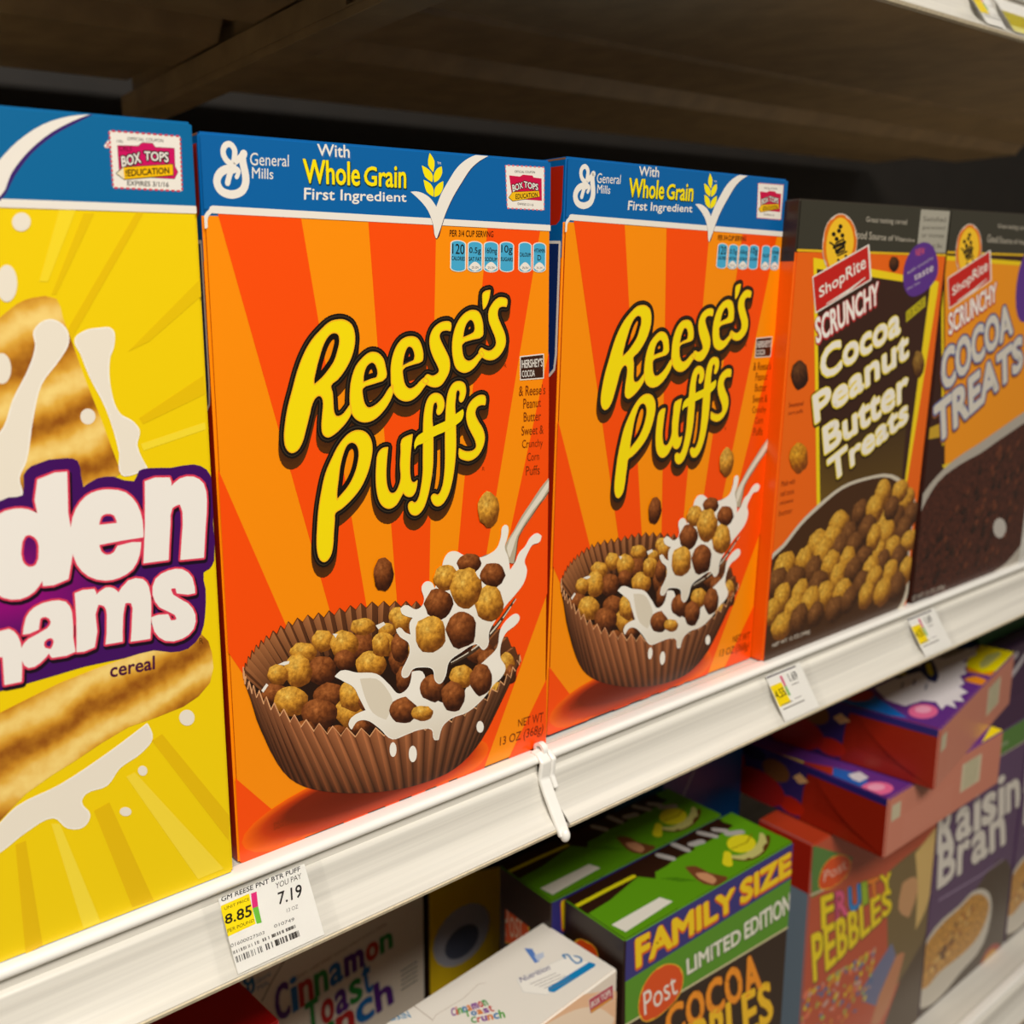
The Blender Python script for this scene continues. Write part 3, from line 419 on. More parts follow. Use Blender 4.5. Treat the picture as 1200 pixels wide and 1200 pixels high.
    P.poly([(174.3,138.2),(169.0,134.1),(162.7,127.9),(156.4,121.8),(151.7,116.0),(147.0,110.9),(145.2,107.1),(148.3,100.7),(152.0,99.7),(153.6,105.7),(154.8,112.0),(162.7,120.2),(169.1,126.4),(174.4,131.0)], (188, 176, 150), 14.6, 2); P.poly([(174.4,137.0),(162.7,126.2),(152.0,115.2),(147.0,108.0),(148.9,102.9),(151.1,107.3),(153.6,112.8),(164.3,124.1),(174.4,133.4)], (232, 224, 206), 14.7, 2); P.stroke([(174.4,131.3),(162.7,120.8),(154.8,112.3),(153.3,105.7),(152.0,100.0)], .5, (90, 66, 40), 14.8, sm=3)
    P.poly([(125.9,105.3),(133.3,107.1),(137.9,107.0),(136.3,103.4),(130.3,101.6)], (150, 130, 100), 14.6, 2)
    milk([(146.3,119.2),(147.8,117.8),(147.0,112.7),(145.5,108.8),(147.8,103.1),(148.9,96.4),(152.5,99.9),(155.2,104.2),(158.8,106.5),(162.8,110.7),(166.8,111.8),(169.6,110.1),(168.5,107.7),(163.6,106.9),(160.4,103.3),(158.4,99.4),(160.0,94.9),(158.1,89.2),(152.5,84.3),(147.0,80.6),(139.3,73.8),(135.4,68.7),(134.9,62.8),(132.3,61.2),(129.3,64.1),(127.1,65.2),(118.2,63.2),(110.9,60.2),(108.6,53.7),(105.7,51.2),(102.9,53.4),(101.6,59.0),(95.4,61.7),(89.9,62.0),(87.1,59.2),(84.4,59.9),(84.2,62.8),(86.6,66.2),(88.7,70.2),(88.1,74.9),(83.6,78.8),(81.6,82.0),(83.0,82.8),(86.2,79.8),(89.6,77.9),(89.0,83.7),(91.1,86.0),(85.1,89.0),(84.1,91.4),(86.6,92.4),(92.5,89.1),(96.0,90.1),(97.4,93.1),(96.1,99.0),(98.2,100.8),(101.6,99.6),(103.0,96.5),(107.2,102.5),(108.8,109.0),(111.6,111.8),(115.9,111.6),(120.1,109.2),(130.4,106.2),(134.8,106.6),(140.9,109.0),(143.6,114.4),(144.3,118.4)], 15)
    for i, e in enumerate([(123.7,104.9,7.4,-1.3,0.0,4.6,'b'),(110.0,100.6,7.4,-1.4,0.1,6.1,'t'),(138.1,96.4,7.7,-1.5,0.0,6.3,'b'),(105.4,89.2,8.2,-1.7,0.1,7.2,'b'),(135.8,82.9,8.9,-1.9,0.0,9.0,'t'),(121.7,93.4,9.4,-1.9,0.1,9.7,'t'),(100.5,75.9,8.7,-2.0,0.2,8.9,'t'),(118.6,74.1,9.1,-2.1,0.1,9.1,'b'),(135.7,128.4,6.8,-1.0,0.0,8.3,'t'),(75.2,108.9,5.3,-1.0,0.2,7.5,'b')]): P.puff(e[:6], 16+i*.15, *(T1 if e[6] == 't' else T2), seed=101+i)
    for e in [(129.8,22.8,2.3,-0.7,0.0,3.0),(78.2,26.9,1.9,-0.6,0.1,3.5),(89.2,21.4,2.3,-0.7,0.1,4.0)]: P.oval(e, MK, 15)
    P.build('bowl_of_puffs_picture', root)
    # --- left side: red flap panel, blue information panel
    D = Art('L', d); sd = dp
    D.add([(.8, h-45), (sd-1, h-45), (sd-1, h-1), (.8, h-1)], [(0, 1, 2, 3)], BLU, 1)
    D.poly([(1.6, h-4), (sd-1, h-4), (sd-1, h-30), (5, h-30), (2.6, h-28), (1.7, h-24)], (190, 36, 8), 2)
    D.poly([(2.2, h-38), (sd-1, h-36), (sd-1, h-100), (6, h-100), (3, h-97), (2.2, h-90)], (16, 44, 104), 3, edge=((1.3, WHT, 4),))
    for i in range(5): D.text(('Naturally', 'good taste in', 'each bowl of', 'crunchy corn', 'puffs')[i], [(44, h-76-i*5), (8, h-76-i*5), (8, h-72.5-i*5), (44, h-72.5-i*5)], (230, 210, 30) if i == 0 else WHT, 5)
    D.build('side_print', root)
    E_ = Art('L', d); E_.add([(.3, h-1.3), (sd-.3, h-1.3), (sd-.3, h+.1), (.3, h+.1)], [(0, 1, 2, 3)], (150, 100, 66), 2); E_.build('flap_edge', root)
    return root
R1 = puffs_box(); R1['label'] = 'orange peanut butter puffs box next to the yellow box, left one of two'; R1['group'] = 'orange puffs boxes'
R2 = copy_tree(R1); x, y, z, yaw, tilt = POSE['R2'][:5]; R2.location = (x, y, z+Z0+.0018); R2.rotation_euler = (-tilt, .009, yaw); R2.scale = (1.02, 1, 1)
R2['label'] = 'orange peanut butter puffs box beside the cocoa peanut butter box, right one of two'
# ================================================================ yellow grahams box
def grahams_box():
    YE = (246, 212, 0); root, d = carton('GG', 'cereal_box', 'yellow cereal box with a purple title, cut off by the left edge', [YE, (235, 190, 0), (0, 104, 160)], band=(29, (0, 104, 160))); w, dp, h = [q*1000 for q in d]
    A = Art('F', d); 
    for q, c in (([(168.5,257.6),(171.3,257.7),(140.1,211.7),(136.8,211.9)], (236, 196, 0)), ([(141.7,256.7),(147.2,256.9),(135.8,233.3),(133.1,233.4)], (250, 222, 40)), ([(190.1,234.2),(190.4,228.3),(169.0,212.6),(161.1,209.5)], (236, 198, 0)), ([(188.6,199.5),(188.9,192.7),(164.8,184.1),(163.4,186.3)], (236, 196, 0)), ([(188.2,182.5),(188.4,179.9),(164.2,174.7),(163.4,177.2)], (250, 224, 50)), ([(149.3,255.1),(152.8,255.2),(138.2,229.2),(136.6,229.2)], (236, 198, 0)), ([(121.0,46.4),(123.9,45.4),(135.3,1.6),(128.9,1.6)], (250, 224, 60)), ([(149.1,55.2),(152.4,55.9),(185.6,3.7),(174.5,3.5)], (250, 222, 60)), ([(136.3,46.0),(142.1,47.4),(156.0,1.9),(147.6,2.5)], (234, 192, 0)), ([(159.8,66.2),(163.9,67.7),(189.1,25.8),(188.5,14.9)], (234, 192, 0)), ([(108.4,42.9),(111.9,43.2),(114.1,1.2),(108.1,0.5)], (234, 192, 0))): A.poly(q, c, 1)
    A.build('sunburst_print', root)
    B = Art('F', d); a, b = [(123.2,259.0),(189.2,257.4)]; B.add([(.8, a[1]-(b[1]-a[1])*0-.6), (w-.8, b[1]), (w-.8, h-1), (.8, h-1)], [(0, 1, 2, 3)], (0, 104, 160), 4); B.stroke([(.8, b[1]+.2), (w-1, b[1])], 2.6, WHT, 5)
    B.poly([(124.2,269.8),(129.9,275.3),(138.3,281.0),(146.7,284.5),(155.2,286.4),(149.4,283.4),(141.7,279.0),(134.1,272.9),(128.2,265.7),(123.2,258.2),(117.9,256.8),(118.6,263.6)], (60, 30, 110), 5.2, 3); B.poly([(124.3,270.6),(130.0,276.2),(138.4,281.9),(146.8,285.0),(153.8,286.2),(148.5,283.9),(140.9,279.7),(133.2,273.5),(127.4,266.7),(123.3,259.5),(118.1,258.5),(118.7,264.4)], WHT, 6, 3)
    B.build('banner', root)
    K = Art('F', d); Q = [(159.9,263.6),(184.5,263.5),(184.9,281.6),(159.9,281.6)]; K.add(Q, [(0, 1, 2, 3)], WHT, 5)
    for i_ in range(4):
        p, q = Q[i_], Q[(i_+1) % 4]; p = (p[0]*.985+q[0]*.015, p[1]*.985+q[1]*.015)
        for i in range(12): K.seg((p[0]+(q[0]-p[0])*i/12, p[1]+(q[1]-p[1])*i/12), (p[0]+(q[0]-p[0])*(i+.6)/12, p[1]+(q[1]-p[1])*(i+.6)/12), .3, .3, (210, 60, 80), 6)
    K.poly([(157.8,276.8),(159.4,278.7),(160.2,277.0),(160.3,276.3),(158.2,276.0)], WHT, 5); K.text('x', [(158.2,276.1),(159.8,276.1),(159.9,278.0),(158.4,277.9)], (215, 70, 90), 6)
    K.poly([(162.4,277.1),(169.6,277.4),(171.1,278.6),(174.7,278.6),(175.6,277.4),(182.5,277.5),(182.3,271.6),(183.3,269.8),(181.9,267.5),(162.4,267.5)], (206, 10, 96), 6, edge=((.25, BLK, 5.5),))
    K.text('OFFICIAL COUPON', [(165.9,279.0),(178.6,279.2),(178.7,280.3),(166.0,280.1)], BLK, 6); K.text('10c', [(162.2,278.1),(164.4,278.1),(164.4,279.1),(162.3,279.0)], BLK, 6); K.text('EXPIRES 3/1/16', [(164.8,264.5),(179.6,264.6),(179.7,266.3),(164.9,266.1)], BLK, 6, .02); K.text('CRLS', [(162.8,275.5),(167.1,275.6),(167.3,277.1),(162.9,277.0)], (70, 0, 30), 7)
    K.text('BOX', [(163.4,270.3),(170.3,272.1),(169.9,275.5),(163.3,273.7)], WHT, 8, .04, [(.4, BLK, 7, 0, 0)]); K.text('TOPS', [(171.4,273.0),(180.1,272.7),(180.3,276.1),(171.5,275.9)], WHT, 8, .04, [(.4, BLK, 7, 0, 0)])
    K.poly([(161.3,268.2),(163.8,270.2),(181.5,272.2),(181.5,268.7),(163.9,266.5)], (246, 190, 0), 9, edge=((.4, BLK, 8.5),)); K.poly([(161.3,268.2),(163.8,270.2),(163.9,266.5)], (240, 225, 190), 9.2); K.text('!EDUCATION', [(164.4,267.3),(180.1,269.1),(180.1,271.2),(164.5,269.6)], BLK, 10, .04)
    K.build('coupon', root)
    P = Art('F', d); MK = (240, 232, 216)
    P.poly([(109.1,216.7),(119.9,222.4),(125.5,226.5),(130.5,228.3),(138.1,227.8),(139.6,221.8),(142.0,213.9),(145.1,202.4),(149.8,187.5),(155.5,167.6),(130.5,157.6),(102.6,150.5)], (226, 168, 52), 2, 2, mat=2)
    P.poly([(91.4,89.1),(107.8,91.9),(128.3,97.2),(153.1,100.6),(181.7,103.2),(185.8,94.4),(184.3,82.7),(173.0,76.1),(151.2,74.1),(131.8,67.4),(113.4,60.4),(104.2,53.4),(86.9,44.6)], (226, 160, 44), 2, 2, mat=2)
    for q in ([(143.2,214.4),(146.8,217.0),(151.3,217.7),(156.0,217.2),(156.1,211.8),(154.3,207.6),(154.0,196.0),(156.5,188.4),(160.9,185.3),(163.1,181.8),(161.8,176.8),(165.0,168.5),(159.5,166.8),(155.8,167.2),(155.5,175.1),(152.1,190.3),(147.1,202.2),(144.8,209.5)], [(130.1,217.7),(135.3,221.1),(140.1,218.4),(140.9,213.9),(137.6,208.5),(130.8,200.5),(127.1,189.6),(123.7,175.8),(121.0,170.4),(121.2,164.1),(111.4,160.4),(107.3,172.2),(113.5,182.6),(118.0,187.7),(121.4,195.7),(127.7,206.3),(130.2,213.0)], [(86.3,38.6),(104.1,52.5),(110.2,56.7),(125.1,59.8),(144.2,66.9),(158.3,73.4),(159.9,67.2),(155.2,62.8),(146.8,59.4),(141.7,54.3),(133.8,53.6),(132.0,50.9),(134.6,44.9),(132.2,41.4),(126.7,42.7),(121.8,48.5),(112.1,46.4),(103.2,42.2)]):
        P.poly(q, lambda u, v: MK, 3, 4); P.stroke(crc(q, 4), .5, (250, 246, 236), 3.1, True)
    for e in [(122.9,232.9,3.2,-0.0,0.5,5.8),(129.1,251.9,2.9,0.1,0.3,2.9),(145.4,188.5,2.6,-0.2,0.2,2.7),(118.9,206.3,2.9,-0.2,0.4,4.9),(174.1,71.3,3.1,-0.9,0.2,3.2),(155.4,55.6,1.8,-0.6,0.1,2.0),(147.8,41.7,2.2,-0.8,0.1,1.8)]: P.oval(e, MK, 3.2)
    P.text('R', [(180.9,99.3),(182.5,98.9),(182.6,101.1),(181.0,101.5)], (80, 40, 0), 4)
    P.build('grahams_and_milk_picture', root)
    T = Art('F', d); c0 = [(115.0,130.8)][0]
    def pur(u, v): t = min(1, math.hypot(u-c0[0], v-c0[1])/48); return (150+(66-150)*t, 0+8*t, 120-24*t)
    blob = crc([(87.9,154.8),(88.9,163.8),(105.4,161.3),(117.2,164.5),(121.7,164.6),(122.5,171.2),(125.3,173.9),(137.2,175.2),(140.7,173.8),(141.4,168.8),(141.9,164.6),(146.8,167.0),(152.8,166.9),(159.9,164.3),(162.0,167.8),(165.4,168.3),(174.0,167.4),(182.8,167.6),(187.8,165.1),(189.8,160.6),(189.2,144.5),(188.8,130.3),(186.7,127.4),(184.3,126.5),(184.7,120.0),(183.9,110.1),(181.7,102.7),(176.2,98.4),(169.4,98.6),(162.9,100.9),(152.0,100.6),(137.5,101.0),(127.5,100.4),(117.9,99.9),(104.8,99.3),(82.3,100.5),(85.1,127.5)], 2)
    n = len(blob); cc = c0; V = [cc]+[(cc[0]+(x-cc[0])*.5, cc[1]+(y-cc[1])*.5) for x, y in blob]; T.poly(blob, (66, 8, 96), 5); V[0] = cc
    T.add(V, [(0, 1+i, 1+(i+1) % n) for i in range(n)], [(158, 0, 124)]+[(66, 8, 96)]*n, 5.3)
    LT = [([(126.8,169.2),(136.8,170.6),(136.0,156.7),(134.2,133.5),(125.5,132.7),(125.4,134.5),(122.5,131.3),(117.7,129.7),(112.3,131.3),(108.3,136.0),(107.2,143.9),(109.0,153.2),(113.1,159.2),(118.6,160.5),(123.1,159.6),(125.8,157.8)], [[(122.8,150.9),(125.0,148.6),(125.1,144.7),(123.8,140.5),(121.4,140.2),(119.6,142.7),(119.8,147.5),(121.2,150.7)]]),
     ([(151.0,162.6),(156.5,160.8),(160.3,156.2),(162.0,149.8),(161.9,143.7),(154.2,143.8),(145.8,143.6),(146.3,141.2),(148.2,139.6),(150.8,140.2),(152.2,142.2),(160.9,142.1),(160.0,137.5),(157.1,132.8),(152.2,130.6),(147.0,130.5),(141.1,133.2),(137.5,138.0),(136.1,144.8),(136.5,151.7),(138.6,157.3),(142.4,161.3),(146.5,162.7)], [[(149.3,154.2),(151.8,153.2),(152.6,150.4),(146.3,150.7),(147.3,153.5)]]),
     ([(163.8,163.8),(173.2,164.0),(173.7,160.8),(177.0,163.1),(182.5,163.1),(186.3,160.0),(187.2,153.4),(186.1,143.9),(184.7,132.1),(175.3,132.9),(176.4,141.1),(177.3,150.6),(176.4,153.6),(173.5,152.7),(172.4,147.1),(170.8,133.7),(161.2,134.2),(162.7,147.6)], []),
     ([(117.5,117.3),(119.0,123.0),(122.0,125.9),(127.8,127.0),(132.6,125.7),(134.4,121.7),(134.1,112.5),(134.5,107.2),(126.3,106.9),(125.5,108.8),(122.2,106.0),(118.3,105.2),(116.3,108.5),(116.7,113.0),(119.2,115.4),(125.6,117.7),(127.0,119.7),(125.5,121.8),(123.6,121.5),(122.8,117.9)], [[(126.6,114.0),(127.4,112.4),(126.2,110.2),(124.3,111.1),(124.3,113.2)]]),
     ([(135.9,128.1),(142.8,128.3),(143.4,126.1),(146.8,128.0),(149.8,127.1),(151.3,125.3),(155.2,129.0),(160.5,128.5),(162.6,125.2),(163.0,117.8),(161.8,105.6),(154.4,106.2),(155.7,116.1),(155.6,120.4),(153.5,120.8),(152.4,116.8),(151.5,106.9),(145.2,107.3),(146.5,118.1),(145.8,121.4),(143.8,122.3),(142.5,119.0),(141.3,107.2),(134.8,106.9),(135.7,118.3)], []),
     ([(180.4,119.2),(173.1,120.6),(172.7,122.6),(171.0,122.7),(171.7,120.4),(177.3,115.9),(179.9,111.0),(178.9,105.6),(174.2,102.8),(167.5,103.5),(163.6,107.9),(162.7,113.6),(169.3,113.4),(170.2,110.8),(172.4,110.8),(171.7,112.7),(166.2,116.6),(163.8,122.0),(165.3,127.6),(170.4,129.8),(175.9,129.3),(179.6,125.4)], []),
     ([(102.6,123.6),(108.1,124.4),(108.1,119.5),(113.2,120.3),(115.8,117.2),(116.6,112.5),(115.6,101.0),(110.0,101.2),(110.3,111.0),(107.7,111.1),(105.9,101.0),(100.4,100.5)], [])]
    for q, hs in LT:
        T.poly(q, (244, 240, 234), 9, 2, hs)
        for g in [q]+hs: T.stroke(crc(g, 2), 1.5, (226, 60, 90), 8, True)
        T.stroke([(x+.4, y-1.0) for x, y in crc(q, 2)], 2.2, (24, 4, 30), 7, True)
    T.text('Gol', [(58.9,132.4),(103.6,133.1),(107.3,172.2),(63.0,167.6)], (244, 240, 234), 9, .03, [(.8, (226, 60, 90), 8, 0, 0)]); T.text('Gra', [(61.6,102.5),(98.7,100.9),(101.0,124.9),(64.3,126.7)], (244, 240, 234), 9, .03, [(.8, (226, 60, 90), 8, 0, 0)])
    T.text('cereal', [(145.9,94.6),(162.8,93.6),(163.1,98.9),(146.3,99.9)], (74, 8, 60), 6, .03)
    T.build('title_lettering', root)
    return root
grahams_box()
# ================================================================ cocoa boxes further along
def sheen(A, Q, c, k=1): A.add(Q, [(0, 1, 2, 3)], c, k)
def store_band(A, w, h):
    A.add([(.8, h-27.5), (w-.8, h-29.5), (w-.8, h-1), (.8, h-1)], [(0, 1, 2, 3)], (58, 56, 46), 2); A.stroke([(1, h-28), (w-1, h-30)], 1.3, (236, 190, 20), 3)
    A.text('Great tasting cereal', [(70, h-12), (118, h-12.5), (118, h-8.5), (70, h-8)], (190, 182, 165), 4); A.text('Good Source of Vitamins', [(56, h-21), (130, h-22), (130, h-20), (56, h-15.5)], (190, 182, 165), 4, .01)
    A.add([(134, h-28.5), (w-2, h-28.5), (w-2, h-2), (134, h-2)], [(0, 1, 2, 3)], (170, 166, 152), 4)
    for i in range(4): A.text(('Satisfied', 'guaranteed', 'or money', 'back')[i], [(138, h-9-i*5.5), (w-6, h-9-i*5.5), (w-6, h-6-i*5.5), (138, h-6-i*5.5)], (96, 92, 82), 5)
def brand_cart(T, A):
    """round yellow cart badge with the red slanted shop sign under it"""
    A.poly(T['ov'], (232, 120, 20), 6, 3, edge=((1.2, (220, 205, 190), 5.8),)); A.poly(T['ov2'], (252, 200, 40), 6.3, 3)
    for q, ww in T['cart']: A.stroke(q, ww, BLK, 6.6, sm=0)
    for e in T['dots']: A.oval(e, BLK, 6.7)
    A.poly(T['sign'], (200, 30, 24), 7, edge=((1.8, WHT, 6.9),)); A.text('ShopRite', T['shop'], WHT, 8, .025); A.stroke(T['swoosh'], [.5, 1.6, .6], WHT, 8)
    A.text('SCRUNCHY', T['scr'], (245, 240, 232), 8, .05, [(.9, (190, 36, 40), 7.2, .4, -.4)])
T1_ = dict(ov=[(39.7,266.3),(51.0,264.4),(59.2,257.5),(61.9,248.3),(57.8,240.4),(48.6,235.8),(36.6,234.6),(29.0,240.4),(25.7,250.6),(28.7,260.7)], ov2=[(40.0,264.5),(49.4,262.7),(56.1,256.8),(58.4,248.3),(54.6,241.5),(46.4,237.1),(36.3,236.5),(31.6,241.7),(29.3,250.0),(32.0,259.5)],
    cart=[([(32.8,250.6),(37.9,248.8),(41.0,244.3),(49.3,246.3),(46.9,252.7),(38.9,250.1)], 1.2), ([(37.3,247.9),(49.0,250.8)], 2.2), ([(40.1,245.6),(48.4,248.5)], 2.2), ([(42.0,243.0),(51.9,245.6)], 1)], dots=[(36.1,255.2,2.2,0.0,-0.2,1.3),(41.3,257.2,2.2,0.0,-0.2,1.3),(39.6,252.6,2.2,0.0,-0.2,1.3),(45.4,254.7,2.2,0.0,-0.2,1.3),(42.5,259.7,2.2,0.0,-0.2,1.3),(43.4,240.7,1.5,0.0,-0.1,0.8),(51.1,243.0,1.5,0.0,-0.1,0.8)],
    sign=[(18.7,230.8),(75.3,249.1),(81.6,229.6),(24.8,211.4)], shop=[(27.5,217.2),(75.6,233.7),(72.3,244.4),(25.3,225.0)], swoosh=[(34.9,215.7),(58.3,223.2),(74.9,230.4)], scr=[(27.9,192.2),(93.9,214.3),(90.7,228.2),(23.8,207.5)])
def cocoa_butter_box():
    OR = (240, 104, 12); root, d = carton('S1', 'cereal_box', 'orange and brown cocoa peanut butter treats box, second from right', [OR, (238, 92, 0), (60, 56, 46)], band=(29, (50, 44, 36))); w, dp, h = [q*1000 for q in d]
    A = Art('F', d); store_band(A, w, h); A.build('banner', root)
    B = Art('F', d)
    B.poly([(17.4,242.0),(167.7,227.0),(167.4,218.7),(154.4,90.1),(172.1,6.8),(45.1,88.4)], (246, 214, 20), 2); B.poly([(21.9,235.8),(156.9,224.4),(151.4,93.4),(149.3,48.6),(48.8,89.0)], (58, 30, 20), 3)
    B.poly([(40.3,142.4),(144.1,149.5),(149.3,48.6),(48.8,89.0)], lambda u, v: (60, 38, 18) if v > 120 else (112, 84, 24), 3.2)
    B.build('panel_print', root)
    Cg = Art('F', d); brand_cart(T1_, Cg)
    Cg.build('cart_badge', root); Cg = Art('F', d)
    Cg.poly([(138.1,251.6),(151.6,250.6),(160.8,243.5),(164.5,231.8),(157.6,224.5),(143.9,218.9),(130.8,218.5),(122.2,225.0),(120.4,236.3),(126.3,246.1)], (92, 48, 140), 6, 3); Cg.text('NEW', [(133.3,243.1),(144.7,244.5),(143.7,248.8),(132.3,247.6)], (220, 90, 110), 7, .02); Cg.text('with crunchy', [(125.0,230.9),(156.8,241.3),(156.2,243.7),(124.4,233.8)], (200, 190, 200), 7); Cg.text('taste', [(134.6,227.7),(158.4,234.0),(157.4,238.4),(133.8,231.3)], (210, 200, 205), 7, .02); Cg.text('you love', [(127.0,221.4),(142.4,225.5),(141.9,227.9),(126.5,223.8)], (200, 190, 200), 7)
    Cg.poly([(128.6,208.4),(151.5,218.1),(153.0,211.4),(130.0,201.6)], (190, 176, 20), 6); Cg.text('12 OZ', [(131.9,204.0),(150.6,212.7),(149.9,215.9),(131.1,207.6)], (70, 60, 10), 7)
    Cg.build('new_sticker', root)
    T = Art('F', d)
    for t, Q in (('Cocoa', [(37.0,169.5),(124.3,194.9),(120.3,213.7),(31.9,189.0)]), ('Peanut', [(34.1,144.3),(138.4,178.8),(134.3,198.1),(28.5,161.9)]), ('Butter', [(47.8,124.0),(143.7,151.4),(138.3,173.6),(42.5,141.4)]), ('Treats', [(56.9,104.2),(147.0,135.9),(142.7,153.0),(50.9,120.5)])):
        T.text(t, Q, (246, 240, 226), 9, .045, [(.9, (240, 214, 40), 8, -.2, -.2), (2.1, (44, 22, 12), 7, .3, -.5)])
    T.build('title_lettering', root)
    P = Art('F', d); P.poly([(-2.3,66.9),(10.9,73.8),(26.2,84.1),(44.7,92.8),(71.7,101.5),(98.5,103.5),(133.3,101.1),(156.9,89.3),(171.1,74.5),(168.0,52.0),(173.7,10.8),(166.7,-1.4),(-7.7,0.8),(-7.1,32.8)], (206, 196, 176), 4, 3); P.poly([(-1.4,63.9),(13.5,71.9),(28.9,82.3),(47.6,90.7),(72.1,99.2),(98.9,101.4),(130.8,99.1),(154.4,86.5),(164.9,73.7),(164.8,52.5),(170.0,13.2),(160.1,0.0),(-7.1,-0.0),(-5.9,32.6)], (70, 40, 16), 4.5, 3)
    R_ = random.Random(5); k = 0
    from_ = [(1.4,3.0),(-3.8,60.8),(47.3,92.5),(128.4,96.3),(165.8,62.2),(168.9,3.3)]
    for j in range(11):
        for i in range(9):
            x = 6+i*20+(j % 2)*9+R_.uniform(-3, 3); yy = 108-j*9.8+R_.uniform(-2, 2)
            top_ = [(-4.0,62.2),(47.7,90.2),(116.3,98.6),(159.0,79.4)]
            lim = top_[0][1]+(top_[2][1]-top_[0][1])*min(1, max(0, (x-top_[0][0])/(top_[2][0]-top_[0][0])))**.75-9
            if x < 4 or x > w-6 or yy > lim or yy < 14: continue
            t_ = R_.random() < .62; P.puff((x, yy, 11*R_.uniform(.85, 1.1), 0, 0, 9.6*R_.uniform(.85, 1.15)), 5+k*.02, *(((250, 208, 90), (216, 156, 44), (120, 70, 20)) if t_ else ((166, 112, 58), (112, 68, 30), (60, 32, 12))), seed=k); k += 1
    for e in [(13.2,175.5,9.0,-0.6,-1.3,8.7),(107.7,238.4,6.7,-0.0,-1.0,4.8),(152.6,172.8,8.0,-0.5,-1.9,8.8)][:1]: P.puff(e, 9, (120, 76, 36), (84, 46, 22), (50, 24, 10), seed=7)
    for e in [(152.4,173.5,8.0,-0.5,-2.0,9.1)]: P.puff(e, 9, (176, 140, 60), (140, 100, 40), (80, 46, 16), seed=9)
    for e in [(107.7,238.4,6.1,-0.0,-1.0,4.7)]: P.puff(e, 6.5, (120, 76, 36), (74, 40, 20), (40, 20, 10), seed=8)
    for e in [(19.6,125.6,9.8,-1.1,-1.4,9.5)]: P.puff(e, 9, (244, 190, 60), (214, 140, 20), (140, 70, 10), seed=11)
    P.text('NET WT 12 OZ (340g)', [(8.5,7.3),(49.8,7.4),(48.8,10.8),(8.0,10.6)], (220, 210, 195), 9, .01)
    P.build('bowl_of_puffs_picture', root)
    S = Art('F', d)
    for i, t in enumerate(('Sweetened', 'corn puffs')): S.text(t, [(5, 157-i*5), (20, 157-i*5), (20, 160-i*5), (5, 160-i*5)], (150, 60, 10), 4)
    for i, t in enumerate(('Made with', 'real cocoa', 'and peanut', 'butter')): S.text(t, [(4, 110-i*6), (18, 110-i*6), (18, 113.5-i*6), (4, 113.5-i*6)], (150, 60, 10), 4)
    S.build('fine_print', root)
    D = Art('L', d); D.add([(.8, h-34), (dp-1, h-34), (dp-1, h-1), (.8, h-1)], [(0, 1, 2, 3)], (50, 30, 22), 1)
    D.add([(14, 62), (46, 62), (46, 214), (14, 214)], [(0, 1, 2, 3)], (240, 150, 90), 2); D.stroke([(14, 62), (46, 62), (46, 214), (14, 214)], .6, (90, 30, 10), 3, True)
    D.text('Nutrition Facts', [(44, 206), (16, 206), (16, 211), (44, 211)], (90, 40, 20), 3, .02)
    for i in range(22): D.seg((44, 200-i*6), (16+(i*7) % 9, 200-i*6), .5, .5, (150, 80, 40), 3)
    D.build('side_print', root)
cocoa_butter_box()
